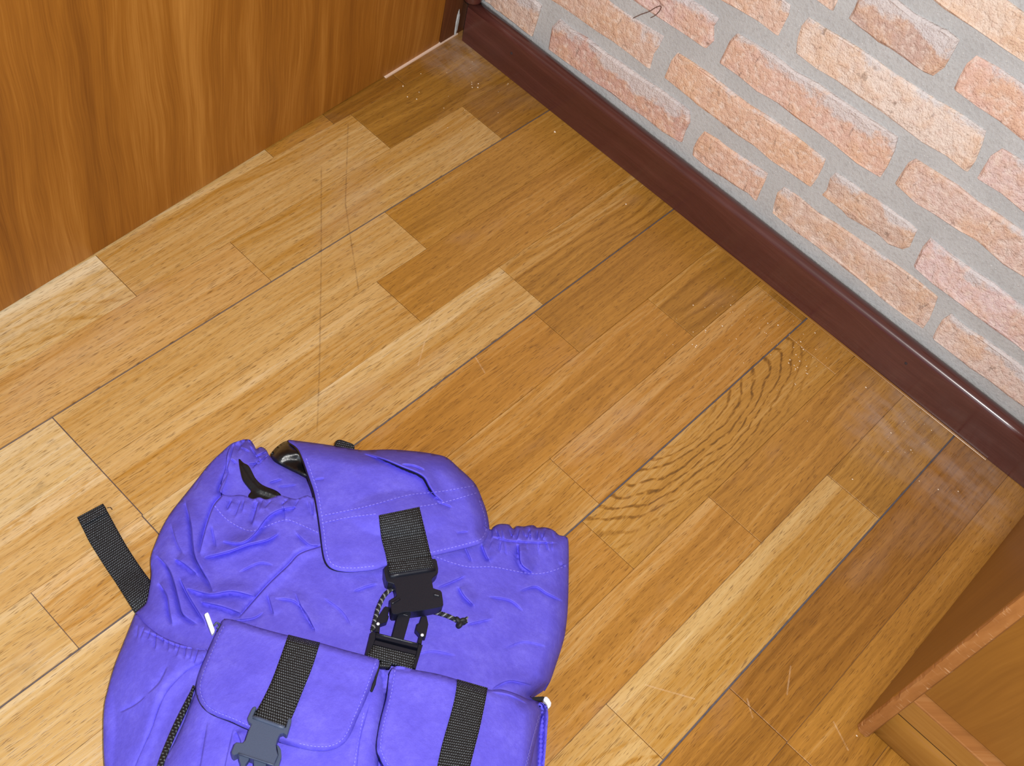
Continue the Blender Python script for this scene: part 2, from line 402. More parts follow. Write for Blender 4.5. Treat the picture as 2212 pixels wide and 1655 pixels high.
for s in range(-5, 20):
    if s in JOINTS: ends, cols = JOINTS[s]
    else:
        ends = []; x = random.uniform(0.1, 0.35)
        while x < 1.7: ends.append(x); x += random.uniform(0.3, 0.45)
        cols = [(random.uniform(.25, .7), random.uniform(0, .4), random.uniform(0, .4)) for _ in range(len(ends) + 1)]
    ends = list(ends) + [e for e in [1.45] if e - ends[-1] > 0.15] + [1.74]
    xs = [-0.030] + ends
    y0, y1 = s * PITCH, (s + 1) * PITCH
    g0 = GAP if s % 3 == 0 else 0.00012
    g1 = GAP if (s + 1) % 3 == 0 else 0.00012
    for i in range(len(xs) - 1):
        c = cols[min(i, len(cols) - 1)]
        mat = M_STAVE
        if s == 6 and i == 1: mat = M_RINGS
        if s in (1, -2) and i == 2: mat = M_RINGS2
        if s == 8 and i == 2: mat = M_RINGS3
        ge = 0.0003
        if s in (0, 1, 2) and abs(xs[i + 1] - 0.6855) < 0.002: ge = 0.0007
        stave(xs[i] + 0.00025, xs[i + 1] - ge, y0 + g0, y1 - g1, c, mat)

# ------------------------------------------------------------------ brick wall
WX = -0.018
wall = box_obj('wall_right', WX - 0.12, WX, -0.40, 1.45, -0.03, 2.3, M_MORTAR, None, 0)
tag(wall, kind='structure')
BRICKS = [  # (y, z) corners: top left, top right, bottom right, bottom left; colour
    ([(-.135, .104), (-.058, .109), (-.060, .064), (-.139, .062)], (196, 160, 136)),
    ([(-.031, .106), (.167, .118), (.172, .074), (-.034, .065)], (196, 142, 122)),
    ([(.191, .105), (.279, .113), (.280, .076), (.187, .068)], (216, 164, 134)),
    ([(.298, .111), (.497, .121), (.506, .076), (.303, .075)], (208, 172, 150)),
    ([(.515, .110), (.700, .118), (.706, .078), (.518, .075)], (216, 184, 168)),
    ([(-.120, .160), (.103, .177), (.102, .133), (-.118, .122)], (208, 164, 136)),
    ([(.127, .171), (.325, .175), (.328, .136), (.123, .133)], (218, 168, 134)),
    ([(.342, .170), (.443, .173), (.442, .142), (.343, .135)], (196, 160, 136)),
    ([(.457, .172), (.660, .178), (.664, .134), (.461, .134)], (218, 184, 178)),
    ([(-.040, .224), (.157, .238), (.159, .200), (-.042, .190)], (212, 168, 156)),
    ([(.180, .236), (.380, .247), (.384, .201), (.178, .197)], (216, 166, 142)),
    ([(.402, .240), (.600, .247), (.604, .207), (.400, .203)], (212, 176, 160)),
    ([(.025, .288), (.223, .298), (.226, .264), (.022, .252)], (216, 172, 144)),
    ([(.242, .299), (.445, .306), (.452, .263), (.248, .261)], (226, 202, 182)),
    ([(.463, .302), (.662, .309), (.664, .266), (.462, .264)], (214, 178, 168)),
    ([(.060, .356), (.262, .361), (.264, .322), (.062, .318)], (218, 178, 154)),
    ([(.281, .361), (.382, .366), (.379, .324), (.283, .323)], (186, 146, 126)),
    ([(.399, .363), (.600, .366), (.602, .324), (.399, .326)], (220, 170, 150)),
    ([(.018, .415), (.215, .417), (.216, .382), (.020, .380)], (210, 170, 150)),
    ([(.244, .417), (.481, .419), (.479, .388), (.235, .383)], (226, 196, 170)),
    ([(.500, .420), (.700, .421), (.701, .385), (.500, .386)], (206, 160, 140)),
]
for k in range(6, 14):      # courses above the picture
    z0 = 0.066 + 0.0632 * k; y = -0.18 + (k % 2) * 0.11
    while y < 0.75:
        L = random.choice([0.2, 0.2, 0.2, 0.095])
        if k > 6 or True:
            z = z0 + 0.0
            if k == 6: z = 0.446
            else: z = 0.446 + 0.0632 * (k - 6)
            BRICKS.append(([(y, z + .041), (y + L, z + .042), (y + L, z), (y, z)],
                           (random.randint(196, 224), random.randint(150, 188), random.randint(126, 170))))
        y += L + 0.02
for k, (q, c) in enumerate(BRICKS):
    P4 = [np.array(p) for p in q]; out = []
    nseg = [8, 3, 8, 3]; big = abs(P4[1][0] - P4[0][0])
    for i in range(4):
        a, b = P4[i], P4[(i + 1) % 4]
        for t in range(nseg[i]):
            f = (t + (0.06 if t == 0 else 0)) / nseg[i]
            p = a + (b - a) * f
            cen = sum(P4) / 4
            p = p + rng.normal(0, 0.0011, 2)
            if t == 0: p = p + (cen - p) / np.linalg.norm(cen - p) * 0.0012
            out.append(p)
    n = len(out); cen = sum(out) / n
    out = [cen + (p - cen) + np.array([np.sign(p[0] - cen[0]) * 0.0012, np.sign(p[1] - cen[1]) * 0.0016]) for p in out]
    pr = 0.0028 + rng.uniform(-0.001, 0.0016)
    V = []
    for p in out: V.append((WX - 0.006, p[0], p[1]))
    for p in out: V.append((WX + pr * 0.45 + rng.normal(0, .0003), p[0], p[1]))
    for p in out:
        d = cen - p; d = d / np.linalg.norm(d); d[0] *= 0.8
        r = p + d * 0.0035
        V.append((WX + pr + rng.normal(0, .0005), r[0], r[1]))
    Fc = []
    for i in range(n):
        j = (i + 1) % n
        Fc += [[i, j, n + j, n + i], [n + i, n + j, 2 * n + j, 2 * n + i]]
    Fc.append([2 * n + i for i in range(n)])
    Fc = [f[::-1] for f in Fc]
    o = new_obj('brick', V, Fc, M_BRICK, wall)
    # make sure faces look into the room
    if o.data.polygons[-1].normal.x < 0: o.data.flip_normals()
    o.color = lin(*[min(255, int(x * 0.73 + 245 * 0.27)) for x in c])

# ------------------------------------------------------------------ baseboard
prof = [(WX, 0.0006), (0.0, 0.0006), (0.0, 0.0515), (-0.0008, 0.0545), (-0.0026, 0.0568), (-0.0055, 0.0582), (-0.009, 0.0587), (-0.0135, 0.0575), (WX, 0.0545)]
ys = [-0.150 + i * 0.06 for i in range(15)]; ys[-1] = 0.6995
V, Fc = [], []
for y in ys:
    for (x, z) in prof: V.append((x, y, z))
m = len(prof)
for i in range(len(ys) - 1):
    for j in range(m):
        k = (j + 1) % m
        Fc.append([i * m + j, i * m + k, (i + 1) * m + k, (i + 1) * m + j])
Fc.append(list(range(m))); Fc.append([(len(ys) - 1) * m + j for j in range(m)][::-1])
base = new_obj('baseboard_right', V, Fc, M_SKIRT)
bmx = bmesh.new(); bmx.from_mesh(base.data); bmesh.ops.recalc_face_normals(bmx, faces=bmx.faces); bmx.to_mesh(base.data); bmx.free()
for p in base.data.polygons: p.use_smooth = abs(p.normal.x) < 0.98 and p.normal.z > 0.05
tag(base, kind='structure')
fill = box_obj('trim_4', 0.0002, 0.0030, 0.205, 0.640, 0.0003, 0.0013, M_CABH, None, 0.0003); tag(fill, kind='structure')
for (u, v) in ((1105, 115), (1957, 785)):
    c = on_plane(u, v, 0, 0.0)
    V, Fc = tube_mesh([(-0.001, c[1], c[2]), (0.0004, c[1], c[2]), (0.0006, c[1], c[2])], [0.0017, 0.0017, 0.001], 10)
    new_obj('nail', V, Fc, M_IRON, base)

# ------------------------------------------------------------------ door and jamb at the far side
tilt = 0.055
def dy(x): return -0.1635 + tilt * x
def door_slab(name, x0, x1, z0, z1, th, mat, off=0.0, nx=1, parent=None, b=0.0012):
    vs, fs = bevel_box(x0, x1, 0, 1, z0, z1, b)
    out = []
    for v in vs:
        yy = dy(v.x) + off - th * (1 - v.y)
        out.append((v.x, yy, v.z))
    return new_obj(name, out, fs, mat, parent)
door = door_slab('door_1', 0.0290, 0.94, 0.0022, 2.02, 0.038, M_DOOR)
tag(door, kind='structure')
jamb = door_slab('trim_1', -0.0175, 0.0275, 0.0014, 2.08, 0.045, M_JAMB, 0.0015)
tag(jamb, kind='structure')
strip = door_slab('trim_2', -0.004, 0.125, 0.0002, 0.0022, 0.010, M_PALE, 0.0026, b=0.0004)  # thin pale strip along the gap under the door
tag(strip, kind='structure')
backw = box_obj('wall_left', -0.14, 1.75, -0.40, -0.30, -0.03, 2.3, M_MORTAR, None, 0)
tag(backw, kind='structure')
# round dark casing that runs up the corner and ends just above the baseboard
c0 = on_plane(1022, 6, 0, -0.004)
V, Fc = [], []
R = 0.0125; nn = 18
for z in (0.0605, 0.0625, 0.066, 2.08):
    r = R * (0.86 if z < 0.061 else (0.95 if z < 0.063 else 1.0))
    for k in range(nn):
        a = 2 * math.pi * k / nn
        V.append((-0.0055 + r * math.cos(a) * 0.95, -0.1495 + r * math.sin(a), z))
for i in range(3):
    for k in range(nn): Fc.append([i * nn + k, i * nn + (k + 1) % nn, (i + 1) * nn + (k + 1) % nn, (i + 1) * nn + k])
Fc.append(list(range(nn))[::-1]); Fc.append([3 * nn + k for k in range(nn)])
tr = new_obj('trim_3', V, Fc, M_SKIRT, None, True); tag(tr, kind='structure')

# ------------------------------------------------------------------ cabinet
cabinet = empty('cabinet', (0.18, 0.95, 0.0), 'brown stained wooden cabinet with scuffed front edge standing against the brick wall', 'cabinet')
CY0, CY1, CT, CH = 0.7025, 1.36, 0.0135, 0.85
side = box_obj('side_panel', 0.003, 0.3500, CY0, CY0 + CT, 0.0004, CH, M_CAB, cabinet, 0.0008)
# chipped lipping on the front edge of the side panel
V, Fc = [], []; nz = 220
chip = np.convolve(np.maximum(0, rng.normal(0, 1, nz + 9)), np.ones(5) / 5, 'valid')
for i in range(nz + 1):
    z = 0.0006 + (CH - 0.0012) * (i / nz) ** 1.6
    cl = 0.0008 + 0.0019 * chip[i] * (1 if z < 0.25 else 0.4); cr = 0.0014 + 0.0004 * chip[-1 - i]
    ring = [(0.3488, CY0 + 0.0003), (0.3520 - cl, CY0 + 0.0003), (0.3530, CY0 + min(cl * 1.3, 0.006)), (0.3534, CY0 + CT * 0.5), (0.3530, CY0 + CT - cr), (0.3520 - cr, CY0 + CT - 0.0002), (0.3488, CY0 + CT - 0.0002)]
    for (x, y) in ring: V.append((x, y, z))
for i in range(nz):
    for j in range(7):
        k = (j + 1) % 7
        Fc.append([i * 7 + j, i * 7 + k, (i + 1) * 7 + k, (i + 1) * 7 + j])
Fc.append(list(range(7))[::-1]); Fc.append([nz * 7 + j for j in range(7)])
edge = new_obj('edge_strip', V, Fc, M_EDGE, cabinet); edge['label'] = 'scuffed and chipped orange brown front edge'
box_obj('side_panel', 0.003, 0.3500, CY1 - CT, CY1, 0.0004, CH, M_CAB, cabinet, 0.0008)
# plinth: rounded lower board, flat upper rail
V, Fc = [], []; yA, yB = CY0 + CT + 0.0002, CY1 - CT - 0.0002
pp = [(0.318, 0.0006), (0.3440, 0.0006)] + [(0.3440 + 0.0050 * math.sin(math.pi * t / 12) ** 0.5, 0.0030 + 0.0440 * t / 12) for t in range(1, 12)] + [(0.3436, 0.0482), (0.318, 0.0482)]
for y in (yA, yB):
    for (x, z) in pp: V.append((x, y, z))
m = len(pp)
for j in range(m):
    k = (j + 1) % m; Fc.append([j, k, m + k, m + j])
Fc.append(list(range(m))); Fc.append([m + j for j in range(m)][::-1])
pl = new_obj('plinth', V, Fc, M_CABH, cabinet, False)
bmx = bmesh.new(); bmx.from_mesh(pl.data); bmesh.ops.recalc_face_normals(bmx, faces=bmx.faces); bmx.to_mesh(pl.data); bmx.free()
for p in pl.data.polygons: p.use_smooth = abs(p.normal.y) < 0.5
box_obj('bottom_rail', 0.318, 0.3440, yA, yB, 0.0506, 0.0795, M_CABH, cabinet, 0.0009, 2)
gs = box_obj('gap_shade_strip', 0.322, 0.3428, yA, yB, 0.0479, 0.0505, M_LINING_AND_SHADE, cabinet, 0.0); gs['label'] = 'dark strip painted in for the shade between plinth and rail'  # dark strip set into the gap to stand for its shade
lip = box_obj('rail_lip', 0.331, 0.3446, yA, yB, 0.0797, 0.0822, M_EDGE, cabinet, 0.0008, 2); lip['label'] = 'edge along the bottom rail, coloured paler for the light on top'  # paler wood stands for the light falling on the ledge
box_obj('cabinet_door', 0.312, 0.3335, yA + 0.0006, yB - 0.0006, 0.0840, CH - 0.03, M_CAB, cabinet, 0.0008)
box_obj('bottom_shelf', 0.006, 0.3315, yA, yB, 0.064, 0.0808, M_CABH, cabinet, 0.0006)
box_obj('back_panel', 0.003, 0.0055, yA, yB, 0.03, CH, M_CAB, cabinet, 0.0003)
box_obj('cabinet_top', 0.000, 0.372, CY0 - 0.004, CY1 + 0.004, CH + 0.0004, CH + 0.022, M_CABH, cabinet, 0.002, 2)

# ------------------------------------------------------------------ backpack
bag_c = at(700, 1500, 0.0)
bag = empty('backpack', (float(bag_c[0]), float(bag_c[1]), 0.0),
            'violet nylon backpack with black straps and buckles lying on the parquet floor', 'backpack')

def catmull(P, per=6, closed=True):
    P = np.array(P, float); n = len(P); out = []
    rngi = range(n) if closed else range(n - 1)
    for i in rngi:
        g = (lambda k: P[k % n]) if closed else (lambda k: P[min(max(k, 0), n - 1)])
        p0, p1, p2, p3 = g(i - 1), g(i), g(i + 1), g(i + 2)
        for t in np.arange(per) / per:
            out.append(0.5 * ((2 * p1) + (-p0 + p2) * t + (2 * p0 - 5 * p1 + 4 * p2 - p3) * t * t + (-p0 + 3 * p1 - 3 * p2 + p3) * t ** 3))
    if not closed: out.append(P[-1])
    return np.array(out)
def resample(P, stepv, closed=True):
    P = np.array(P, float)
    if closed: P = np.vstack([P, P[:1]])
    d = np.r_[0, np.cumsum(np.linalg.norm(np.diff(P, axis=0), axis=1))]
    n = max(3, int(round(d[-1] / stepv))); s = np.linspace(0, d[-1], n + 1)
    Q = np.stack([np.interp(s, d, P[:, i]) for i in range(P.shape[1])], 1)
    return Q[:-1] if closed else Q
def seg_dist(X, P, closed=False):
    """distance, arc fraction and signed side of points X to polyline P"""
    P = np.array(P, float)
    if closed: P = np.vstack([P, P[:1]])
    best = np.full(len(X), 1e9); fr = np.zeros(len(X)); sd = np.zeros(len(X))
    L = np.linalg.norm(np.diff(P, axis=0), axis=1); cum = np.r_[0, np.cumsum(L)]; tot = cum[-1]
    for i in range(len(P) - 1):
        a, b = P[i], P[i + 1]; ab = b - a; l2 = ab @ ab + 1e-9
        t = np.clip(((X - a) @ ab) / l2, 0, 1)
        q = X - (a + t[:, None] * ab); d = np.hypot(q[:, 0], q[:, 1])
        m = d < best
        best[m] = d[m]; fr[m] = ((cum[i] + t * L[i]) / tot)[m]
        sd[m] = np.sign(ab[0] * q[:, 1] - ab[1] * q[:, 0])[m]
    return best, fr, sd
def inside(X, P):
    P = np.array(P, float); c = np.zeros(len(X), bool); n = len(P)
    for i in range(n):
        a, b = P[i], P[(i + 1) % n]
        if a[1] == b[1]: continue
        m = ((a[1] > X[:, 1]) != (b[1] > X[:, 1])) & (X[:, 0] < (b[0] - a[0]) * (X[:, 1] - a[1]) / (b[1] - a[1]) + a[0])
        c ^= m
    return c
_lat = {}
def vnoise(U, V, scale, seed):
    if seed not in _lat: _lat[seed] = np.random.default_rng(seed).uniform(-1, 1, (97, 97))
    g = _lat[seed]; x = U / scale; y = V / scale
    xi = np.floor(x).astype(int); yi = np.floor(y).astype(int); fx = x - xi; fy = y - yi
    fx = fx * fx * (3 - 2 * fx); fy = fy * fy * (3 - 2 * fy)
    q = lambda a, b: g[a % 97, b % 97]
    return (q(xi, yi) * (1 - fx) + q(xi + 1, yi) * fx) * (1 - fy) + (q(xi, yi + 1) * (1 - fx) + q(xi + 1, yi + 1) * fx) * fy

# thin-plate surface through the heights of the lying bag
CTRL = np.array([(560,1085,.040),(500,1110,.040),(650,1090,.045),(420,1120,.032),(380,1200,.034),(345,1260,.026),(600,1230,.054),(700,1160,.054),
 (900,1160,.056),(1000,1110,.046),(1150,1190,.036),(1200,1300,.040),(1050,1300,.060),(800,1340,.072),(600,1330,.066),(490,1340,.056),(1000,1450,.076),
 (1140,1450,.056),(450,1480,.066),(700,1500,.084),(900,1550,.088),(1100,1600,.074),(330,1450,.040),(270,1500,.024),(390,1480,.052),(290,1650,.030),
 (390,1640,.062),(700,1700,.098),(1000,1700,.094),(700,1950,.098),(400,1900,.060),(1000,1950,.088),(1130,1900,.06),(500,980,.020),(800,1000,.050),(540,960,.02),(240,1560,.012),(300,1900,.03)], float)
def tps(r): return np.where(r > 0, r * r * np.log(np.maximum(r, 1e-9)), 0)
_C = CTRL[:, :2] / 1000.0
_A = tps(np.linalg.norm(_C[:, None] - _C[None], axis=2)) + np.eye(len(_C)) * 0.004
_Pm = np.c_[np.ones(len(_C)), _C]
_sol = np.linalg.solve(np.block([[_A, _Pm], [_Pm.T, np.zeros((3, 3))]]), np.r_[CTRL[:, 2], 0, 0, 0])
def Hs(U, V):
    X = np.stack([np.ravel(U), np.ravel(V)], 1) / 1000.0
    K = tps(np.linalg.norm(X[:, None] - _C[None], axis=2))
    return np.maximum(K @ _sol[:len(_C)] + np.c_[np.ones(len(X)), X] @ _sol[len(_C):], 0.010).reshape(np.shape(U))

# outer contour of the bag
LEFT = [(553,975),(546,957),(532,949),(515,953),(500,958.5),(481,975),(453,1002),(426,1036),(399,1070),(372,1104),(353,1135),(339,1166),(326,1205),(327,1240),(324,1264),(316,1302),(296,1321),(290,1332),(282,1352),(262.5,1401),(246,1444),(232.6,1493),(225,1531),(223.5,1586),(226,1655),(238,1790),(275,1920),(380,2010),(560,2050)]
RIGHT = [(760,2060),(960,2040),(1090,1990),(1145,1880),(1160,1760),(1166,1655),(1170,1572),(1172,1531),(1160,1514),(1146,1505),(1160,1494),(1184,1477),(1189,1471.5),(1203,1431),(1216,1390),(1222,1361),(1227,1307),(1228.6,1225),(1228,1171),(1224,1160),(1212,1157),(1206,1155),(1198,1147),(1186,1141),(1173,1139),(1160,1140),(1154,1135),(1143,1135),(1131,1137.5),(1118,1136),(1113,1139),(1109,1143),(1105,1139),(1100,1133.5),(1087,1131.5),(1075,1133),(1066,1138),(1059,1144)]
SIL = LEFT + RIGHT
TOPIN = [(1020,1120),(900,1080),(760,1078),(682,1076)]
LIP = [(664,1070),(640,1078),(618,1073),(603,1070),(586,1076),(573,1079),(560,1074),(546,1078),(530,1071),(516,1069),(500,1071),(484,1069),(478,1060),(491,1030),(497,1010),(500,985),(512,968),(535,966)]

CREASE = [  # polyline, depth m, width px
 ([(402,1085),(413,1131),(417,1172),(422,1202),(437,1232),(451,1256),(460,1278)], .0050, 5),
 ([(497,1000),(491,1022),(475,1058),(481,1069),(462,1093),(448,1131),(437,1172),(432,1196)], .0050, 5),
 ([(441,1204),(494,1191),(535,1176),(576,1166),(600,1152)], .0048, 5),
 ([(481,1168),(521,1172),(549,1153),(576,1118),(603,1101),(640,1094)], .0040, 6),
 ([(372,1136),(383,1172),(396,1196)], .0030, 5),
 ([(380,1207),(399,1218),(426,1240)], .0042, 6),
 ([(340,1199),(364,1226),(377,1259),(386,1294),(396,1327),(424,1347)], .0046, 5),
 ([(345,1259),(361,1286),(366,1316),(372,1349)], .0040, 5),
 ([(390,1251),(407,1286),(432,1327),(444,1348)], .0036, 4),
 ([(404,1270),(453,1283),(502,1277),(550,1288)], .0052, 6),
 ([(435,1300),(481,1310),(522,1325)], .0048, 6),
 ([(697,1180),(649,1196),(622,1223),(576,1267),(516,1336)], .0034, 4),
 ([(459,1136),(468,1182)], .0024, 5), ([(559,1085),(545,1134)], .0034, 6),
 ([(992,1268),(1004,1288),(1024,1308)], .0032, 5), ([(945,1268),(975,1256),(1003,1243)], .0026, 5),
 ([(763,1276),(790,1266),(813,1260)], .0024, 5), ([(1056,1288),(1102,1296),(1130,1319)], .0022, 5),
 ([(1122,1276),(1156,1266),(1180,1280),(1216,1298)], .0028, 5), ([(1008,1348),(1060,1336)], .0022, 5),
 ([(1042,1176),(1050,1198),(1058,1212)], .0032, 5), ([(1122,1176),(1126,1217),(1150,1236)], .0042, 7),
 ([(640,1282),(656,1320),(682,1362)], .0026, 5), ([(580,1285),(592,1328)], .0030, 5),
 ([(594,1292),(635,1297),(662,1325),(682,1366)], .0028, 5), ([(500,1340),(545,1335),(568,1322)], .0022, 4),
 ([(1005,1180),(1020,1214)], .0022, 4), ([(1150,1480),(1100,1470),(1062,1488)], .0026, 5),
 ([(437,1428),(401,1450),(363,1490),(344,1526),(325,1580),(292,1655),(270,1760)], .0036, 5),
 ([(516,1235),(560,1215),(590,1220)], .0018, 5), ([(700,1290),(740,1320),(760,1352)], .0016, 6),
 ([(880,1420),(930,1405),(985,1415)], .0014, 6), ([(640,1150),(668,1176),(688,1178)], .0028, 5),
 ([(1090,1400),(1130,1385),(1180,1395)], .0014, 6), ([(420,1060),(436,1030),(440,1010)], .0016, 4),
]
CREASE += [([(1062,1158),(1090,1166),(1120,1169),(1160,1171),(1205,1172)], .0022, 4), ([(1228,1215),(1212,1222)], .003, 4)]
# small gathers below the two drawstring hems
for i in range(15):
    u = 1066 + i * 10.6 + rng.uniform(-5, 5); CREASE.append(([(u, 1140 + rng.uniform(0, 8)), (u + rng.uniform(-7, 7), 1158 + rng.uniform(0, 10))], .0010 + .0016 * rng.random(), 3.2))
for i in range(10):
    u = 1066 + i * 15 + rng.uniform(-7, 7); CREASE.append(([(u, 1170), (u + rng.uniform(-6, 8), 1182 + 26 * rng.random())], .0006 + .0016 * rng.random(), 4))
for i in range(11):
    u = 500 + i * 18 + rng.uniform(-9, 9); CREASE.append(([(u, 1079 + rng.uniform(0, 5)), (u + rng.uniform(-20, 8), 1090 + 36 * rng.random())], .0006 + .0016 * rng.random(), 3 + 2 * rng.random()))

def crease_field(U, V, items):
    X = np.stack([U, V], 1); Z = np.zeros(len(U))
    for P, dep, wd_ in items:
        P = np.array(P, float); r = wd_ * 8
        m = (X[:, 0] > P[:, 0].min() - r) & (X[:, 0] < P[:, 0].max() + r) & (X[:, 1] > P[:, 1].min() - r) & (X[:, 1] < P[:, 1].max() + r)
        if not m.any(): continue
        Pc = catmull(P, 5, False) if len(P) > 2 else P
        d, fr, sd = seg_dist(X[m], Pc)
        tp = np.clip(np.minimum(fr, 1 - fr) * 5.0, 0, 1) ** 0.7
        s = d * sd
        # a fold: gentle rise on one side, steep drop on the other (the drop looks to the left or down the bag)
        dv = Pc[-1] - Pc[0]; nv = np.array([-dv[1], dv[0]])
        if nv @ np.array([-1.0, 0.55]) > 0: s = -s
        wq = 0.55 * wd_
        stp = np.clip((s + wq) / wq, 0, 1); stp = stp * stp * (3 - 2 * stp)
        prof_ = stp * np.exp(-(np.maximum(s, 0) / (3.2 * wd_)) ** 2) - 0.45 * (1 - stp) * np.exp(-((s + wq) / (1.2 * wd_)) ** 2)
        if wd_ >= 8: prof_ = 0.8 * np.exp(-(s / wd_) ** 2)
        else: prof_ = 1.25 * prof_ - 1.7 * min(1.0, 0.0045 / dep) * np.exp(-((s + 0.7 * wq) / 1.5) ** 2)
        Z[m] += dep * (0.55 if dep < 0.0031 and wd_ >= 4 else 1.0) * tp * prof_
    return Z
def crumple(U, V, a=1.0):
    r1 = 1 - np.abs(vnoise(U, V, 55, 1)) * 2; r2 = 1 - np.abs(vnoise(U + .3 * V, V, 24, 2)) * 2
    return a * (0.0004 * r1 + 0.00040 * np.maximum(r2, 0) ** 2 * np.clip(vnoise(U, V, 90, 5) + .3, 0, 1) + 0.0010 * vnoise(U, V, 140, 3) + 0.00012 * vnoise(U, V, 9, 4))
def roll(d, D): 
    q = 1 - np.clip(d / D, 0, 1); return np.sqrt(np.maximum(1 - q * q, 0))

def body_z(U, V, wr=True):
    U = np.asarray(U, float); V = np.asarray(V, float)
    X = np.stack([U, V], 1)
    d, _, _ = seg_dist(X, SIL)
    z = Hs(U, V)
    z = np.maximum(z, 0.016); z = 0.014 + (z - 0.014) * roll(d, 40)
    if wr:
        fade = np.clip(d / 14, 0.15, 1)
        z = z + (crease_field(U, V, CREASE) + crumple(U, V)) * fade
    return np.maximum(z, 0.004)

def sheet(name, outline, zf, mat, parent, stepv=6.0, drop=0.004, to_floor=False, smooth_per=6, lines=()):
    P = catmull(outline, smooth_per) if smooth_per else np.array(outline, float)
    P = resample(P, stepv); n = len(P)
    lo, hi = P.min(0), P.max(0)
    gx = np.arange(lo[0], hi[0], stepv); gy = np.arange(lo[1], hi[1], stepv * 0.87)
    GX, GY = np.meshgrid(gx, gy); GX = GX + (np.arange(len(gy)) % 2)[:, None] * stepv * 0.5
    X = np.stack([GX.ravel(), GY.ravel()], 1)
    X = X[inside(X, P)]
    d, _, _ = seg_dist(X, P, True); X = X[d > stepv * 0.55]
    X = X + rng.uniform(-.12, .12, X.shape) * stepv
    if lines:       # finer points on both sides of every fold
        E_ = []
        for Lp, _, wl in lines:
            Q = resample(catmull(Lp, 5, False) if len(Lp) > 2 else Lp, 2.6, False)
            t = np.gradient(Q, axis=0); nn_ = np.stack([-t[:, 1], t[:, 0]], 1); nn_ /= np.linalg.norm(nn_, axis=1)[:, None] + 1e-9
            for k in (-3.4, -2.0, -0.7, 0.7, 2.0, 3.4): E_.append(Q + nn_ * k)
        E_ = np.vstack(E_)
        _, ui = np.unique(np.round(E_ / 1.1).astype(int), axis=0, return_index=True); E_ = E_[ui]
        E_ = E_[inside(E_, P)]; de, _, _ = seg_dist(E_, P, True); E_ = E_[de > 1.6]
        occ = set()
        for a_, b_ in (E_ / 3.0).astype(int):
            for i_ in (-1, 0, 1):
                for j_ in (-1, 0, 1): occ.add((a_ + i_, b_ + j_))
        X = np.array([p for p in X if (int(p[0] / 3.0), int(p[1] / 3.0)) not in occ])
        X = np.vstack([X, E_])
    A = np.vstack([P, X])
    vs, es, fs, ov, oe, of = delaunay_2d_cdt([Vector(p) for p in A], [], [list(range(n))], 1, 1e-4)
    vv = np.array([(p.x, p.y) for p in vs])
    z = zf(vv[:, 0], vv[:, 1]); W3 = at(vv[:, 0], vv[:, 1], z)
    inv = {}
    for i, o_ in enumerate(ov):
        for k in o_: inv.setdefault(k, i)
    ring = [inv[k] for k in range(n) if k in inv]
    faces = []
    for f in fs:
        a, b, c = W3[f[0]], W3[f[1]], W3[f[2]]
        cr = (b[0] - a[0]) * (c[1] - a[1]) - (b[1] - a[1]) * (c[0] - a[0])
        faces.append(list(f) if cr > 0 else list(f)[::-1])
    low = W3[ring].copy()
    low[:, 2] = 0.0008 if to_floor else np.maximum(low[:, 2] - drop, 0.0012)
    off = len(W3); allv = np.vstack([W3, low])
    area = sum(P[i][0] * P[(i + 1) % n][1] - P[(i + 1) % n][0] * P[i][1] for i in range(n))
    m = len(ring)
    for i in range(m):
        j = (i + 1) % m; q = [ring[i], off + i, off + j, ring[j]]
        faces.append(q if area < 0 else q[::-1])
    o = new_obj(name, allv, faces, mat, parent, True)
    bm = bmesh.new(); bm.from_mesh(o.data); bmesh.ops.recalc_face_normals(bm, faces=bm.faces)
    up = sum(f.normal.z * f.calc_area() for f in bm.faces)
    if up < 0: bmesh.ops.reverse_faces(bm, faces=bm.faces)
    bm.to_mesh(o.data); bm.free()
    return o

body = sheet('main_body', LEFT + RIGHT + TOPIN + LIP, body_z, M_CLOTH, bag, 4.2, to_floor=True, smooth_per=4, lines=CREASE)

# back of the drawstring opening and what shows inside it
def back_z(U, V):
    X = np.stack([U, V], 1)
    d, _, _ = seg_dist(X, [(512,962),(532,949),(546,957),(555,971),(565,965),(576,972),(586,986),(630,1009),(668,1030)])
    z = 0.012 + 0.018 * roll(d, 40)
    return z + crease_field(U, V, BACKC) + crumple(U, V, 0.8)
BACKC = [([(540,962),(556,985),(566,1000)],.0022,4),([(552,985),(575,975)],.0020,3.5),([(560,1000),(580,985)],.0020,3.5),([(535,1001),(560,999),(575,985)],.0022,4),
          ([(545,1013),(560,995)],.0020,4),([(515,975),(522,962)],.002,4),([(581,1042),(608,1034)],.0022,4),([(500,990),(512,1000)],.002,4),([(600,1050),(640,1046)],.0014,5),([(520,965),(540,975)],.002,4), ([(506,960),(500,985),(492,1010),(496,1022)],.003,4)]
back = sheet('collar_back', [(500,962),(515,953),(532,949),(541,951),(546,957),(553,970),(560,966),(567,966),(576,973),(583,986),(594,990),(612,999),(630,1009),(650,1020),(668,1030),(690,1040),(720,1090),(690,1100),(600,1100),(540,1098),(490,1085),(478,1050),(488,1010),(492,980)], back_z, M_CLOTH, bag, 4.5, to_floor=True, smooth_per=4, lines=BACKC)
slot = sheet('opening_lining', [(516,991),(526,1000),(536,1005),(543,1016),(551,1032),(562,1044),(574,1051),(590,1057),(601,1063),(607,1072),(590,1086),(560,1090),(540,1084),(537,1070),(543,1060),(534,1048),(524,1034),(519,1015)],
             lambda U, V: back_z(U, V) + 0.0050 + 0.0022 * np.clip(1 - seg_dist(np.stack([U, V], 1), [(522,1005),(538,1032),(560,1056),(598,1070)])[0] / 11, 0, 1), M_LINING_AND_SHADE, bag, 4, 0.003, smooth_per=3)
slot['label'] = 'glossy black lining showing in the drawstring opening'

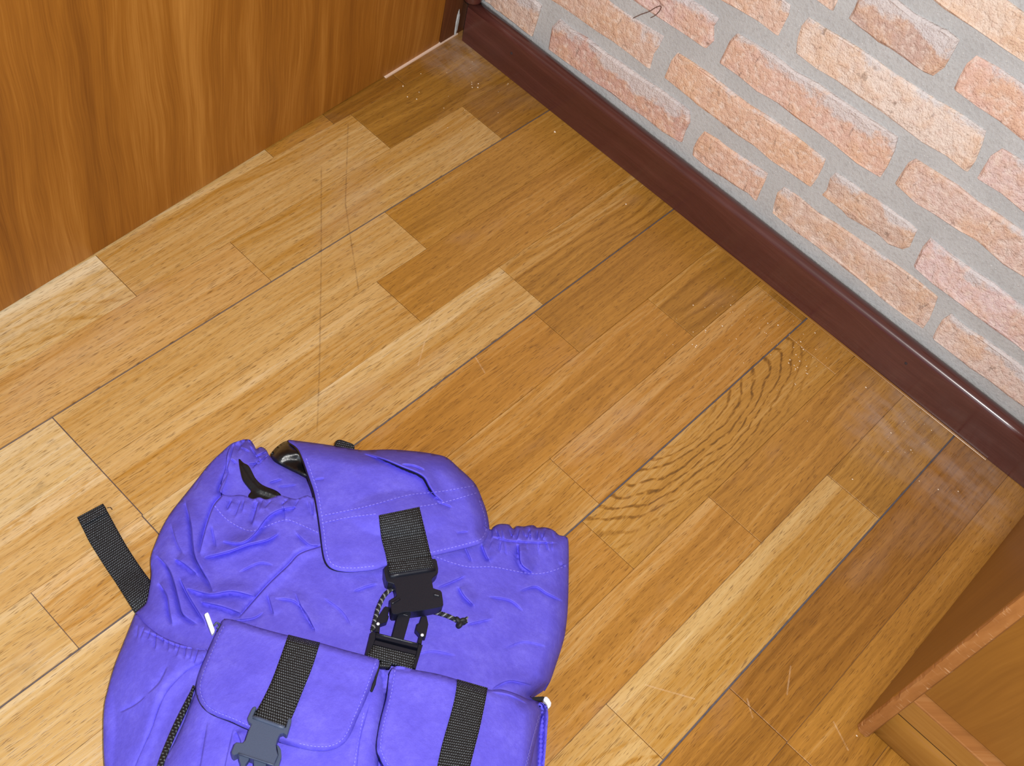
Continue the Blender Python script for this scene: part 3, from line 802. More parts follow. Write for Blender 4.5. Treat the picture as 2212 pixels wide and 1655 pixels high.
# ---- lid
LID = [(621,951),(640,952),(680,957),(721.6,963),(776,972),(803,972),(844,971),(898,975),(939,981),(966,989),(993.5,1013),(1012.5,1030),(1029,1049),(1042,1079),(1052,1108),(1057,1138),(1055,1153),(1046,1168),(1030,1176),(993,1186),(935,1200),(880,1212),(833,1222),(809,1229.5),(768,1234),(738,1233),(716,1226),(704,1212),(698,1190),(693,1150),(687,1107),(679,1063),(668,1030),(654,990),(642,966)]
LIDC = [([(784,978),(830,992),(866,1007),(912,1027),(928,1051),(941,1070),(958,1084)], .0046, 5), ([(868,1002),(895,1005),(918,1015)], .0030, 5),
        ([(944,1082),(965,1090),(976,1094)], .0020, 4), ([(680,1035),(700,1032)], .0012, 4), ([(985,1150),(1012,1147)], .0012, 4),
        ([(750,990),(772,1040),(786,1090)], .0009, 12), ([(860,1040),(840,1080)], .0009, 12), ([(960,1120),(985,1165)], .0010, 10), ([(730,1120),(745,1200)], .0010, 12)]
def lid_z(U, V, wr=True):
    U = np.asarray(U, float); V = np.asarray(V, float); X = np.stack([U, V], 1)
    db, _, _ = seg_dist(X, LID[:16])                     # folded back edge and right side
    df, _, _ = seg_dist(X, LID[16:] + LID[:1])           # free front and left edge
    base = body_z(U, V, False)
    dome = 0.030 + 0.042 * np.exp(-(((U - 850) / 190) ** 2 + ((V - 1120) / 110) ** 2))
    z = np.maximum(dome, base + 0.009)
    z = 0.016 + (z - 0.016) * roll(db, 38)
    z = z - 0.0025 * (1 - np.clip(df / 16, 0, 1)) ** 2
    if wr:
        fade = np.clip(np.minimum(db, df) / 12, 0.1, 1)
        z = z + fade * (crease_field(U, V, LIDC) + crumple(U, V, 0.75))
    return z
lid = sheet('lid', LID, lid_z, M_CLOTH, bag, 4.6, 0.0016, smooth_per=4, lines=LIDC[:5])
lid['label'] = 'violet buckled top flap'
def lin_z(U, V):
    X = np.stack([U, V], 1); d, _, _ = seg_dist(X, [(585,984),(600,965),(618,952),(636,956)])
    return 0.010 + 0.020 * roll(d, 26) + 0.0018 * np.sin(V / 7.0) + 0.0012 * vnoise(U, V, 16, 8)
lining = sheet('lid_lining', [(585,986),(592,972),(602,962),(616,953),(630,953),(642,962),(656,990),(672,1040),(690,1080),(676,1040),(655,1024),(630,1012),(605,1000)], lin_z, M_LINING_AND_SHADE, lid, 4, 0.004, smooth_per=4)
lining['label'] = 'glossy black underside of the flap'

# ---- side pocket with its gathered elastic top
SP = [(294,1326),(285,1350),(262.5,1401),(246,1444),(232.6,1493),(225,1531),(223.5,1586),(226,1655),(238,1790),(262,1860),(272,1760),(294,1655),(327,1580),(346,1526),(365,1490),(403,1450),(437,1430),(448,1404),(420,1400),(396,1393),(363,1381),(336,1366),(312,1346)]
SPC = [([(300 + i * 13, 1350 + i * 5.2), (297 + i * 13 + rng.uniform(-9, 9), 1366 + i * 5.2 + 26 * rng.random())], .0008 + .0016 * rng.random(), 4) for i in range(11)]
SPC += [([(306,1360),(336,1372),(363,1386),(396,1397),(445,1402)], .0016, 4), ([(363,1440),(345,1475),(320,1500)], .0018, 6), ([(260,1540),(290,1525),(315,1505)], .0018, 5),
        ([(390,1410),(372,1450),(340,1500),(318,1560),(300,1640)], .0022, 9)]
def sp_z(U, V):
    X = np.stack([U, V], 1); d, _, _ = seg_dist(X, SP, True)
    do, _, _ = seg_dist(X, LEFT)
    z = body_z(U, V, False) + 0.0055 * roll(d, 30) + 0.0015
    f = np.clip(do / 12, 0.1, 1)
    return z + f * (crease_field(U, V, SPC) + crumple(U, V, 0.8))
spk = sheet('side_pocket', SP, sp_z, M_CLOTH, bag, 4.6, 0.005, smooth_per=4, lines=SPC)
spk['label'] = 'elasticated side pocket'

# ---- front pockets and their flaps
LP = [(487,1345),(470,1385),(440,1440),(424,1490),(410,1525),(397,1560),(376,1605),(352,1658),(338,1760),(360,1920),(450,1985),(600,2005),(760,2000),(806,1950),(812,1800),(818,1640),(834,1500),(826,1440),(700,1410),(600,1378)]
RP = [(846,1448),(838,1510),(826,1570),(822,1650),(820,1800),(816,1950),(860,1998),(960,1992),(1080,1960),(1140,1880),(1164,1760),(1176,1655),(1182.6,1572),(1184,1540),(1176,1520),(1140,1511),(1086,1491),(1053,1492),(988,1471),(901,1450)]
PKC = [([(505,1575),(490,1640),(478,1700)], .0016, 6), ([(511,1580),(520,1600),(521,1625)], .0034, 6), ([(560,1640),(548,1690)], .0016, 6), ([(690,1630),(680,1690)], .0014, 8), ([(770,1570),(752,1640),(745,1690)], .0016, 8),
       ([(450,1560),(440,1620),(428,1690)], .0014, 7), ([(800,1520),(778,1600),(768,1700)], .0014, 6), ([(1146,1560),(1130,1650),(1124,1700)], .0018, 5)]
def pk_z(P):
    def f(U, V):
        X = np.stack([U, V], 1); d, _, _ = seg_dist(X, P, True)
        do, _, _ = seg_dist(X, RIGHT)
        return body_z(U, V, False) + 0.0012 + 0.0105 * roll(d, 34) + np.clip(np.minimum(d, 12) / 12, .1, 1) * (crease_field(U, V, PKC) + crumple(U, V, 0.7))
    return f
lp = sheet('front_pocket', LP, pk_z(LP), M_CLOTH, bag, 5.5, 0.006, smooth_per=4, lines=PKC)
rp = sheet('front_pocket', RP, pk_z(RP), M_CLOTH, bag, 5.5, 0.006, smooth_per=4, lines=PKC)
LF = [(486,1337),(477,1349),(468,1365),(450,1406),(433,1447),(424.5,1480),(427,1504),(439,1527),(461,1544),(499,1559),(534,1575),(570,1590),(602,1602),(645,1614),(684,1621),(716,1619),(742,1606),(758,1584),(772,1552),(790,1512),(806,1471),(820,1430),(806,1421),(790,1416),(745,1404),(689,1388),(655,1379),(616,1371),(560,1356),(516,1342)]
RF = [(848,1442),(836,1504),(822,1558),(814,1610),(820,1635),(836,1662),(866,1682),(940,1706),(1010,1722),(1080,1730),(1122,1716),(1140,1680),(1158,1600),(1173,1545),(1176,1522),(1160,1515),(1140,1510),(1113,1498),(1086,1490),(1068,1490),(1053,1489),(988,1468),(945,1456),(901,1448)]
FLC = [([(640,1390),(700,1400),(760,1420)], .0010, 8), ([(500,1420),(520,1500)], .0010, 14), ([(740,1480),(700,1560)], .0012, 12), ([(660,1480),(760,1500)], .0010, 10), ([(900,1520),(910,1620)], .0010, 14), ([(1080,1540),(1090,1600)], .0010, 12), ([(1060,1494),(1100,1500),(1140,1520)], .0026, 6)]
def fl_z(P, pk, k0, k1):
    def f(U, V, wr=True):
        X = np.stack([U, V], 1); d, _, _ = seg_dist(X, P, True)
        dt, _, _ = seg_dist(X, P[k0:k1])
        z = pk(U, V) * 0 + body_z(U, V, False) + 0.0012 + 0.0105 + 0.0085
        z = z - 0.0055 * (1 - np.clip(d / 13, 0, 1)) ** 2
        if wr: z = z + np.clip(d / 12, .1, 1) * (crease_field(U, V, FLC) + crumple(U, V, 0.7))
        return z
    return f
lfz = fl_z(LF, pk_z(LP), 20, 30); rfz = fl_z(RF, pk_z(RP), 14, 24)
lf = sheet('pocket_flap', LF, lfz, M_CLOTH, bag, 5, 0.0018, smooth_per=4, lines=FLC[-1:])
rf = sheet('pocket_flap', RF, rfz, M_CLOTH, bag, 5, 0.0018, smooth_per=4, lines=FLC[-1:])

# ---- black lining under the flaps, shifted left and down as their painted shadow
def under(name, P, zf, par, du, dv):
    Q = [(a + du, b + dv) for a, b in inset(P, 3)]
    o = sheet(name, Q, lambda U, V: zf(U - du, V - dv, False) - 0.0030, M_LINING_AND_SHADE, par, 8, 0.0012, smooth_per=4)
    o['label'] = 'black lining shifted out to draw the shadow line of the flap'
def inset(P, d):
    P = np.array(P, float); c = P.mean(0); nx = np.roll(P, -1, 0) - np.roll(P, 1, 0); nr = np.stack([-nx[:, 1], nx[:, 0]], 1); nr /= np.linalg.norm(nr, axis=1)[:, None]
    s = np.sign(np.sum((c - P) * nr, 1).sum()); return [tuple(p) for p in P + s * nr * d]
under('flap_shadow_lining', LID, lid_z, lid, -5.5, 4.0)
under('flap_shadow_lining', LF, lfz, lf, -4.0, 2.8)
under('flap_shadow_lining', RF, rfz, rf, -5.0, 2.0)

# ---- straps: ribbons between a left and a right edge
def ribbon(name, L, R_, zf, parent, mat, thick=0.0014, nrow=40, ncol=10, edge=0.0003):
    L = catmull(L, 8, False) if len(L) > 2 else np.array(L, float); R_ = catmull(R_, 8, False) if len(R_) > 2 else np.array(R_, float)
    def rs(P):
        d = np.r_[0, np.cumsum(np.linalg.norm(np.diff(P, axis=0), axis=1))]; s = np.linspace(0, d[-1], nrow + 1)
        return np.stack([np.interp(s, d, P[:, i]) for i in range(2)], 1)
    L, R_ = rs(L), rs(R_)
    t = np.linspace(0, 1, ncol + 1)
    G = L[:, None] * (1 - t)[None, :, None] + R_[:, None] * t[None, :, None]
    U = G[..., 0].ravel(); V = G[..., 1].ravel()
    z = zf(U, V)
    tt = np.tile(t, nrow + 1); z = z - edge * (np.abs(2 * tt - 1) ** 6)
    W3 = at(U, V, z)
    wid = np.linalg.norm(W3[0] - W3[ncol])
    mids = W3.reshape(nrow + 1, ncol + 1, 3)[:, ncol // 2]; along = np.r_[0, np.cumsum(np.linalg.norm(np.diff(mids, axis=0), axis=1))]
    uv = np.stack([tt * wid, np.repeat(along, ncol + 1)], 1)
    low = W3.copy(); low[:, 2] = np.maximum(low[:, 2] - thick, 0.0006)
    n = len(W3); c = ncol + 1; Fc = []
    for i in range(nrow):
        for j in range(ncol):
            a, b, e, d = i * c + j, i * c + j + 1, (i + 1) * c + j + 1, (i + 1) * c + j
            Fc.append([a, b, e, d]); Fc.append([n + d, n + e, n + b, n + a])
        Fc.append([i * c, (i + 1) * c, n + (i + 1) * c, n + i * c])
        a = i * c + ncol; Fc.append([a + c, a, n + a, n + a + c])
    for j in range(ncol):
        Fc.append([j + 1, j, n + j, n + j + 1]); a = nrow * c + j; Fc.append([a, a + 1, n + a + 1, n + a])
    o = new_obj(name, np.vstack([W3, low]), Fc, mat, parent, True, np.vstack([uv, uv]))
    bm = bmesh.new(); bm.from_mesh(o.data); bmesh.ops.recalc_face_normals(bm, faces=bm.faces); bm.to_mesh(o.data); bm.free()
    return o

up = lambda zf, k: (lambda U, V: zf(U, V) + k)
ls = ribbon('lid_strap', [(818.6,1113),(824,1160),(834,1200),(838.5,1231)], [(906,1095),(917,1140),(930,1195),(937,1217)], up(lambda U, V: lid_z(U, V, False), 0.0034), bag, M_WEB)
ls['label'] = 'wide black webbing strap sewn to the top flap'
ps = ribbon('pocket_strap', [(623,1371),(604,1425),(585,1475),(563,1520),(547,1546)], [(691.5,1388),(675,1440),(655,1490),(637,1535),(621,1571)], up(lambda U, V: lfz(U, V, False), 0.0034), bag, M_WEB, nrow=50)
ps['label'] = 'black webbing strap on the left pocket flap'
rs_ = ribbon('pocket_strap', [(987.6,1467),(985.5,1491),(977,1531),(955.6,1607),(944,1660),(934,1720),(930,1760)], [(1053.5,1486),(1048,1518),(1036,1575),(1022,1630),(1013,1670),(1004,1730),(1000,1765)], up(lambda U, V: rfz(U, V, False), 0.0034), bag, M_WEB, nrow=60)
rs_['label'] = 'black webbing strap on the right pocket flap'
def tail_z(U, V):
    d = np.hypot(U - 300, V - 1290)
    return 0.004 + 0.006 * np.clip(1 - d / 60, 0, 1)
tl = ribbon('strap_tail', [(166.6,1117.5),(181,1146),(192.4,1169),(209,1196),(230,1229),(252,1261.6),(291.7,1324),(306,1346)], [(222,1088),(234,1108),(253,1143),(274,1180),(300,1220),(325.7,1255),(350,1285),(360,1300)], tail_z, bag, M_WEB, nrow=60)
tl['label'] = 'loose end of a black shoulder strap'
hem = ribbon('strap_hem', [(167.5,1117),(172,1126),(177,1136)], [(222.5,1088),(228,1096),(232.5,1106)], up(tail_z, 0.0016), tl, M_WEB, nrow=8)
V, Fc = tube_mesh([at(232, 1097, .005), at(239, 1096, .006), at(243, 1101, .005)], 0.0003, 5); new_obj('loose_thread', V, Fc, M_CORD, tl)
def loop_pts():
    return ribbon('haul_loop', [(722,966),(724,957),(728,951),(736,950),(742,952)], [(764,975),(766,968),(764,961),(757,957),(748,954)], lambda U, V: 0.020 + 0.0 * U, bag, M_WEB, nrow=14, ncol=6, thick=0.004)
hl = loop_pts(); hl['label'] = 'black webbing haul loop behind the flap'
zp = ribbon('zipper', [(417,1480),(410,1496),(403,1509),(379,1556),(360,1599),(338,1658),(320,1740)], [(421,1482),(416,1497),(412,1512),(394,1552),(374,1597),(351,1658),(334,1740)], up(lambda U, V: body_z(U, V, False), 0.0052), bag, M_WEB, nrow=40, ncol=4, thick=0.006)
zp['label'] = 'black zipper along the side seam'

# ---- buckles: bevelled plates cut to outline and laid on the cloth
def plate(name, outline, c3, zplane, thick, mat, parent, bevel=1.6, holes=None, dz=None):
    P = np.array(outline, float); n = len(P)
    area = sum(P[i][0] * P[(i + 1) % n][1] - P[(i + 1) % n][0] * P[i][1] for i in range(n))
    if area < 0: P = P[::-1]
    nxt = np.roll(P, -1, 0); prv = np.roll(P, 1, 0)
    e1 = (P - prv) / np.linalg.norm(P - prv, axis=1)[:, None]; e2 = (nxt - P) / np.linalg.norm(nxt - P, axis=1)[:, None]
    nrm = np.stack([-(e1 + e2)[:, 1], (e1 + e2)[:, 0]], 1); nrm /= np.linalg.norm(nrm, axis=1)[:, None] + 1e-9
    ins = P + nrm * bevel
    zt = zplane(P[:, 0], P[:, 1]); zi = zplane(ins[:, 0], ins[:, 1])
    T_ = at(ins[:, 0], ins[:, 1], zi); S1 = at(P[:, 0], P[:, 1], zt - bevel * 0.0004); B = S1.copy(); B[:, 2] -= thick
    V = np.vstack([B, S1, T_]); Fc = []
    for i in range(n):
        j = (i + 1) % n
        Fc += [[i, j, n + j, n + i], [n + i, n + j, 2 * n + j, 2 * n + i]]
    Fc.append([2 * n + i for i in range(n)]); Fc.append(list(range(n))[::-1])
    o = new_obj(name, V, Fc, mat, parent)
    bm = bmesh.new(); bm.from_mesh(o.data); bmesh.ops.recalc_face_normals(bm, faces=bm.faces); bm.to_mesh(o.data); bm.free()
    return o
def planefit(zf, pts, up_=0.0):
    A = np.array(pts, float); z = zf(A[:, 0], A[:, 1]) + up_
    c = np.linalg.lstsq(np.c_[np.ones(len(A)), A], z, rcond=None)[0]
    return lambda U, V: c[0] + c[1] * U + c[2] * V
sm_body = lambda U, V: body_z(U, V, False)
c1 = lambda a, b: (760 + a * 300 / 2207, 1240 + b * 225 / 1655)     # crop coordinates used while measuring
pb = planefit(sm_body, [(840,1230),(940,1215),(860,1310),(950,1300),(890,1260)], 0.021)
k2 = lambda a, b: (640 + a * .27187, 940 + b * .27187)
sock = plate('buckle_socket', [k2(*p) for p in [(722,1032),(712,1045),(700,1060),(699,1090),(708,1130),(716,1158),(730,1170),(760,1178),(778,1186),(790,1215),(796,1275),(786,1286),(752,1304),(746,1316),(752,1360),(760,1412),(772,1424),(800,1424),(850,1408),(920,1404),(1000,1394),(1060,1384),(1150,1366),(1168,1350),(1166,1320),(1156,1250),(1144,1234),(1108,1224),(1088,1216),(1076,1150),(1082,1138),(1112,1112),(1126,1092),(1127,1060),(1116,1000),(1104,984),(1085,984)]], None, pb, 0.012, M_PLASTIC, bag)
sock['label'] = 'black plastic buckle socket hanging from the flap strap'
pb1 = lambda U, V: pb(U, V) + 0.0012
def bar(name, a, b, r, zp_, mat, parent, n=8):
    p = [at(a[0], a[1], zp_(np.array(a[0]), np.array(a[1]))), at(b[0], b[1], zp_(np.array(b[0]), np.array(b[1])))]
    V, Fc = tube_mesh([p[0] + (p[1] - p[0]) * t for t in np.linspace(0, 1, 6)], r, n); return new_obj(name, V, Fc, mat, parent, True)
bar('bar', k2(745, 1120), k2(1100, 1062), 0.0022, pb, M_PLASTIC, sock)
bar('ridge', c1(636, 472), c1(760, 395), 0.0011, pb, M_PLASTIC, sock)
bar('ridge', c1(1300, 326), c1(1396, 350), 0.0011, pb, M_PLASTIC, sock)
wr_ = ribbon('strap_fold', [k2(738, 1000), k2(735, 1050), k2(742, 1098)], [k2(1072, 968), k2(1085, 1010), k2(1090, 1048)], lambda U, V: pb(U, V) + 0.0030, sock, M_WEB, nrow=12, thick=0.004)

# male half: frame with slot, middle tongue, two barbed prongs
pm = planefit(sm_body, [(800,1410),(900,1440),(815,1370),(910,1390),(870,1320)], 0.014)
pmF = lambda U, V: pm(U, V)
clip = plate('buckle_clip', [c1(*p) for p in [(214,1290),(300,935),(330,912),(385,935),(372,1035),(345,1120),(260,1290)]], None, pm, 0.008, M_PLASTIC, bag, 1.0)
clip['label'] = 'open black plastic buckle clip with three prongs'
plate('frame_side', [c1(*p) for p in [(1128,1130),(1015,1510),(965,1490),(1020,1290),(1040,1200),(1060,1110)]], None, pm, 0.008, M_PLASTIC, clip, 1.0)
plate('frame_bar', [c1(*p) for p in [(385,936),(1060,1112),(1045,1180),(375,1015)]], None, lambda U, V: pm(U, V) + 0.0004, 0.007, M_PLASTIC, clip, 1.2)
plate('frame_bar', [c1(*p) for p in [(372,1050),(1032,1222),(1020,1290),(340,1120)]], None, lambda U, V: pm(U, V) - 0.0002, 0.007, M_PLASTIC, clip, 1.2)
bar('ridge', c1(392, 952), c1(1050, 1118), 0.0009, lambda U, V: pm(U, V) + 0.0004, M_PLASTIC, clip)
plate('tongue', [c1(*p) for p in [(800,545),(950,590),(905,760),(825,1045),(640,995),(720,690)]], None, lambda U, V: pm(U, V) + 0.0030, 0.006, M_PLASTIC, clip, 1.0)
for k in range(3):
    a = c1(822 - k * 8, 552 + k * 44); b = c1(918 - k * 10, 578 + k * 44)
    bar('ridge', a, b, 0.0006, lambda U, V: pm(U, V) + 0.0031, M_PLASTIC, clip, 6)
plate('prong', [c1(*p) for p in [(530,515),(600,530),(575,660),(590,670),(556,765),(450,800),(440,935),(372,915),(390,760),(410,700)]], None, lambda U, V: pm(U, V) + 0.0010, 0.006, M_PLASTIC, clip, 1.0)
plate('prong', [c1(*p) for p in [(1112,668),(1188,668),(1216,800),(1190,930),(1172,1010),(1130,1000),(1108,1115),(1045,1095),(1080,960),(1015,885),(1040,790),(1075,780)]], None, lambda U, V: pm(U, V) + 0.0010, 0.006, M_PLASTIC, clip, 1.0)
for p in ((418, 790), (1120, 968)):
    q = c1(*p); c = at(q[0], q[1], pm(*q) + 0.0016)
    V, Fc = tube_mesh([c - np.array([0, 0, .0020]), c, c + np.array([0, 0, .0006])], [.0016, .0013, .0005], 8); o = new_obj('pin', V, Fc, M_WHITE, clip, True)
    o['label'] = 'tiny bright pin'
ribbon('clip_strap', [c1(345,1128), c1(300,1200), c1(240,1290)], [c1(1015,1292), c1(1000,1380), c1(960,1500)], lambda U, V: pm(U, V) + 0.0002, bag, M_WEB, nrow=14, thick=0.006)['label'] = 'black webbing through the open clip'
ribbon('clip_strap', [c1(470,1350), c1(455,1420), c1(440,1470)], [c1(640,1390), c1(630,1440), c1(605,1480)], lambda U, V: pm(U, V) - 0.001, bag, M_WEB, nrow=8, thick=0.006)['label'] = 'black webbing end between the two pocket flaps'
V, Fc = tube_mesh([at(u, v, pm(u, v) - .001) for u, v in [(819.6,1432),(816,1448),(811.5,1466),(808,1478),(802,1494)]], [.0009, .0011, .0008, .0013, .0010], 6)
new_obj('loose_thread', V, Fc, M_CORD, bag)['label'] = 'frayed black thread'

# left pocket buckle, grey-blue
ks = lambda a, b: (480 + a * 220 / 2081, 1480 + b * 175 / 1655)
psl = planefit(lambda U, V: lfz(U, V, False), [(540,1550),(620,1580),(520,1640),(600,1650),(570,1600)], 0.008)
slate = plate('pocket_buckle', [ks(*p) for p in [(640,445),(680,440),(700,470),(625,640),(1260,870),(1300,860),(1350,690),(1385,680),(1418,705),(1410,760),(1335,1010),(1310,1026),(1250,985),(1190,1000),(1150,1060),(1120,1140),(1100,1230),(1110,1330),(1140,1430),(1085,1560),(1060,1640),(330,1400),(240,1440),(196,1400),(192,1360),(255,1200),(290,1172),(420,1180),(470,1130),(540,930),(600,800),(545,750),(520,700),(525,660),(600,500)]], None, psl, 0.012, M_SLATE, bag, 1.6)
slate['label'] = 'slate grey plastic buckle on the left pocket strap'
plate('buckle_side', [ks(*p) for p in [(1110,1220),(1150,1240),(1200,1320),(1212,1460),(1170,1600),(1160,1700),(1080,1720),(1050,1640),(1090,1560),(1142,1430)]], None, lambda U, V: psl(U, V) - 0.003, 0.008, M_SLATE, slate, 1.2)
plate('prong', [ks(*p) for p in [(345,1400),(560,1470),(540,1540),(480,1620),(470,1800),(360,1800),(380,1620),(345,1520)]], None, lambda U, V: psl(U, V) - 0.003, 0.007, M_SLATE, slate, 1.0)
plate('tongue', [ks(*p) for p in [(640,1500),(900,1590),(880,1850),(660,1850)]], None, lambda U, V: psl(U, V) - 0.003, 0.007, M_SLATE, slate, 1.0)
bar('ridge', ks(330, 1400), ks(1060, 1640), 0.0007, psl, M_SLATE, slate, 6)
bar('bar', ks(640, 655), ks(1270, 880), 0.0015, psl, M_SLATE, slate, 8)

# ---- drawstring cord, plaited, with a knot at its end
def cord(pts, zoff, r, parent, name='drawstring'):
    P = catmull(pts, 10, False); P = resample(P, 2.0, False)
    Z = body_z(P[:, 0], P[:, 1], False) + zoff
    C = at(P[:, 0], P[:, 1], Z)
    V, Fc = tube_mesh(C, r * 0.72, 8); o = new_obj(name, V, Fc, M_CORD, parent, True)
    arc = np.r_[0, np.cumsum(np.linalg.norm(np.diff(C, axis=0), axis=1))]
    for k in range(3):
        pts3 = []
        for i, c in enumerate(C):
            t = C[min(i + 1, len(C) - 1)] - C[max(i - 1, 0)]; t /= np.linalg.norm(t)
            a = np.cross(t, [0, 0, 1.0]); a /= np.linalg.norm(a); b = np.cross(a, t)
            ph = arc[i] / 0.0052 * 2 * math.pi + k * 2 * math.pi / 3
            pts3.append(c + r * 0.72 * (math.cos(ph) * a + math.sin(ph) * b))
        V, Fc = tube_mesh(pts3, r * 0.40, 5); new_obj('cord_strand', V, Fc, M_CORD2 if k == 0 else M_CORD, o, True)
    return o, C
cd1, _ = cord([(860,1262),(846,1272),(830,1287),(818,1312),(811,1338),(805,1362)], 0.008, 0.0019, bag)
cd2, C2 = cord([(905,1312),(925,1319),(952.6,1326),(972,1333),(988,1341)], 0.005, 0.0019, bag)
cd1['label'] = cd2['label'] = 'black and grey plaited drawstring'
kn = []
kc = at(994, 1344, float(body_z([994.], [1344.], False)[0]) + 0.006)
for i in range(60):
    a = i / 60 * 2 * math.pi; 
    kn.append(kc + 0.0030 * np.array([math.sin(a) + 1.1 * math.sin(2 * a), math.cos(a) - 1.1 * math.cos(2 * a), -0.8 * math.sin(3 * a)]) * 0.62)
kn.append(kn[0]); V, Fc = tube_mesh(kn, 0.0019, 7, False); knot = new_obj('knot', V, Fc, M_CORD, cd2, True)
for i in range(7):
    e = at(1004 + rng.uniform(4, 8), 1338 + rng.uniform(-6, 10), kc[2] + rng.uniform(-.002, .002))
    V, Fc = tube_mesh([kc, (kc + e) / 2 + rng.normal(0, .0004, 3), e], [.0009, .0007, .0004], 5); new_obj('frayed_end', V, Fc, M_CORD2 if i % 2 else M_CORD, cd2)

# ---- white zip pulls
zz = float(body_z([452.], [1348.], False)[0]) + 0.010
zp1 = plate('zip_pull', [(441.5,1328),(444,1325),(448.5,1323),(451,1326),(464,1361),(463,1366),(459,1371),(456,1368)], None, lambda U, V: zz + 0 * U, 0.003, M_WHITE, bag, 0.8)
zp1['label'] = 'white zip pull at the left pocket'
kp = lambda a, b: (1100 + a * 150 / 1155, 1440 + b * 215 / 1655)
zp2 = plate('zip_pull', [kp(*p) for p in [(570,545),(590,505),(625,502),(665,540),(700,605),(690,660),(655,702),(640,690),(628,640),(600,600),(575,575)]], None, lambda U, V: 0.030 + 0 * U, 0.0035, M_WHITE, bag, 0.8)
zp2['label'] = 'white zip pull at the right pocket'
bz = plate('zip_end', [kp(*p) for p in [(345,525),(420,505),(560,498),(590,505),(560,570),(480,575),(360,560)]], None, lambda U, V: 0.026 + 0 * U, 0.003, M_WEB, bag, 0.8)
V, Fc = tube_mesh([at(u, v, zz - .001) for u, v in [(462,1352),(468,1345),(473,1347),(474,1353),(469,1358)]], .0008, 6); new_obj('zip_slider', V, Fc, M_SLATE, bag, True)
o = new_obj('label_slit', *tube_mesh([at(u, v, float(lfz(np.array([u]), np.array([v]), False)[0]) - .001) for u, v in [(486,1338),(470,1366)]], .0008, 5), M_CORD, lf)

# ---- stitching
def stitches(paths, zf, parent, pitch=8.0, ln=4.6, wdt=0.9):
    V, Fc = [], []
    for P in paths:
        P = resample(catmull(P, 6, False), pitch, False)
        for i in range(len(P) - 1):
            t = P[i + 1] - P[i]; t = t / np.linalg.norm(t); nn_ = np.array([-t[1], t[0]])
            q = [P[i] - nn_ * wdt, P[i] + t * ln - nn_ * wdt, P[i] + t * ln + nn_ * wdt, P[i] + nn_ * wdt]
            q = np.array(q); z = zf(q[:, 0], q[:, 1]); top = at(q[:, 0], q[:, 1], z + 0.0007); lo = at(q[:, 0], q[:, 1], z - 0.0006)
            k = len(V); V += list(lo) + list(top)
            Fc += [[k + 4, k + 5, k + 6, k + 7], [k, k + 1, k + 5, k + 4], [k + 1, k + 2, k + 6, k + 5], [k + 2, k + 3, k + 7, k + 6], [k + 3, k, k + 4, k + 7]]
    o = new_obj('stitching', V, Fc, M_THREAD, parent); tag(o, kind='stuff'); return o
def inset(P, d):
    P = np.array(P, float); c = P.mean(0); nx = np.roll(P, -1, 0) - np.roll(P, 1, 0); nr = np.stack([-nx[:, 1], nx[:, 0]], 1); nr /= np.linalg.norm(nr, axis=1)[:, None]
    s = np.sign(np.sum((c - P) * nr, 1).sum()); return [tuple(p) for p in P + s * nr * d]
LI = inset(LID, 7)
stitches([LI[13:23], LI[23:34], [(694,1114),(750,1103),(803,1091),(880,1070),(950,1062),(1027,1049)], [(695,1130),(750,1118),(815,1110)], [(908,1094),(960,1085),(1032,1064)]], lid_z, lid)
LFI = inset(LF, 8); RFI = inset(RF, 8)
stitches([LFI[1:13], LFI[13:22]], lfz, lf); stitches([RFI[0:8], RFI[9:14]], rfz, rf)
stitches([[(464,1093),(491,1123),(535,1146),(562,1142),(614,1123),(644,1131),(690,1152)], [(936,1201),(980,1217),(1018,1225),(1067,1225),(1143,1239),(1184,1236),(1226,1221)]], body_z, body)
stitches([[(786,1540),(774,1600),(764,1660)], [(1170,1535),(1150,1600),(1134,1658)]], lambda U, V: np.where(U < 1000, pk_z(LP)(U, V), rfz(U, V)), lp)

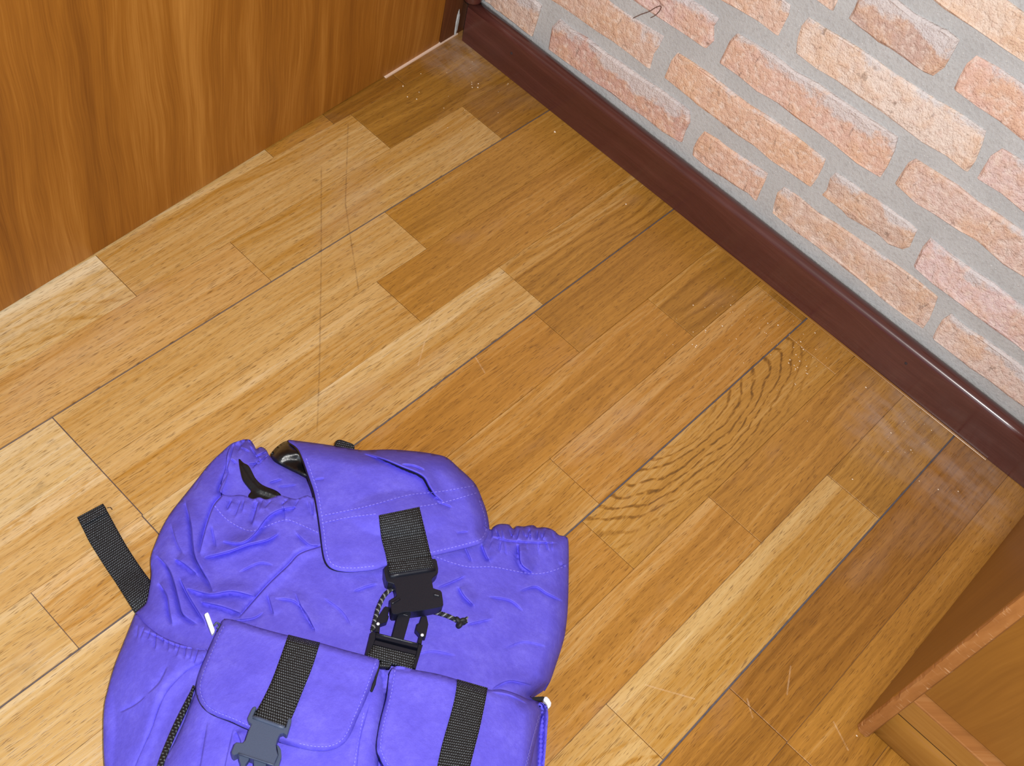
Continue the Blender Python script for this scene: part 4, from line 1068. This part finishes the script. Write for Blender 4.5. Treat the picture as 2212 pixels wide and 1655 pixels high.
# ------------------------------------------------------------------ small things
cr = [(870,187,2.2),(1020,190,2),(1033,182,2),(1032,190,2.4),(1019,183,1.6),(1082,158,2),(1198,286,3.2),(1352,442,2),(1497,660,1.8),(1590,733,1.6),(1578,660,1.6),(1560,705,1.8),(1495,745,1.6),(1502,750,1.6),(1504,747,1.8),(1524,715,2),
      (1658,699,1.8),(1680,703,2),(1719,767,1.8),(1703,785,2),(1706,778,1.8),(1715,790,1.6),(1727,781,2),(1718,798,1.8),(1735,756,1.8),(1729,739,1.8),(1742,792,1.6),(1744,808,1.4),(1760,720,1.6),(1870,838,2),(1924,936,1.8),(1967,973,2),(2026,1058,2),(2069,1062,1.8),(1985,1040,1.6),(1841,1036,1.6),(900,215,2),(880,210,1.8),(909,160,1.4),(905,200,1.4),(1850,1590,2)]
for k in range(80):
    c = random.choice([(1720, 775, 28, 34), (1650, 700, 60, 30), (1000, 200, 70, 50), (1560, 700, 80, 50), (1900, 930, 90, 60)])
    cr.append((random.gauss(c[0], c[2]), random.gauss(c[1], c[3]), random.uniform(.7, 1.3)))
V, Fc = [], []
for (u, v, r) in cr:
    c = at(u, v, 0.0)
    if c[0] < 0.003 or c[1] < -0.14: continue
    r = r * 0.00052; k = len(V)
    for dx, dy_, dz in ((1, 0, .4), (0, 1, .4), (-1, 0, .4), (0, -1, .4)): V.append((c[0] + dx * r * random.uniform(.7, 1.2), c[1] + dy_ * r * random.uniform(.7, 1.2), 0.0003 + r * .4))
    V.append((c[0], c[1], 0.0003 + r * 1.3)); V.append((c[0], c[1], 0.0003))
    for a, b in ((0, 1), (1, 2), (2, 3), (3, 0)): Fc += [[k + a, k + b, k + 4], [k + b, k + a, k + 5]]
crumbs = new_obj('plaster_crumbs', V, Fc, M_CRUMB)
tag(crumbs, 'tiny white plaster crumbs scattered on the parquet along the baseboard', 'crumbs', kind='stuff')
# dry stalk caught on the bricks
a = lambda u, v, k=0.004: np.array(on_plane(u, v, 0, WX + k))
pts = [a(1368,39), a(1385,31), a(1402,25), a(1415,17, .006), a(1426,13, .007), a(1428,17, .006), a(1422,27), a(1414,34), a(1406,38)]
V, Fc = tube_mesh(catmull(pts, 4, False), [.0005] * 4 * 8 + [.0005], 6)
tw = new_obj('dry_stalk', V, Fc, M_TWIG, None, True)
tag(tw, 'thin bent brown dry stalk stuck on the mortar of the brick wall', 'twig')
# lump of plaster left in the corner of the jamb
V, Fc = [], []
bm = bmesh.new(); bmesh.ops.create_icosphere(bm, subdivisions=2, radius=1.0)
for v in bm.verts:
    nz_ = 1 + 0.25 * math.sin(v.co.x * 7 + v.co.y * 5) * math.cos(v.co.z * 6)
    v.co = Vector((0.0022 + v.co.x * 0.0026 * nz_, -0.1606 + v.co.y * 0.0012 * nz_, 0.0225 + v.co.z * 0.0200 * nz_))
me = bpy.data.meshes.new('plaster_lump'); bm.to_mesh(me); bm.free(); me.materials.append(M_MORTAR)
o = bpy.data.objects.new('plaster_lump', me); COL.objects.link(o)
tag(o, 'small grey plaster lump in the corner beside the baseboard end', 'plaster')
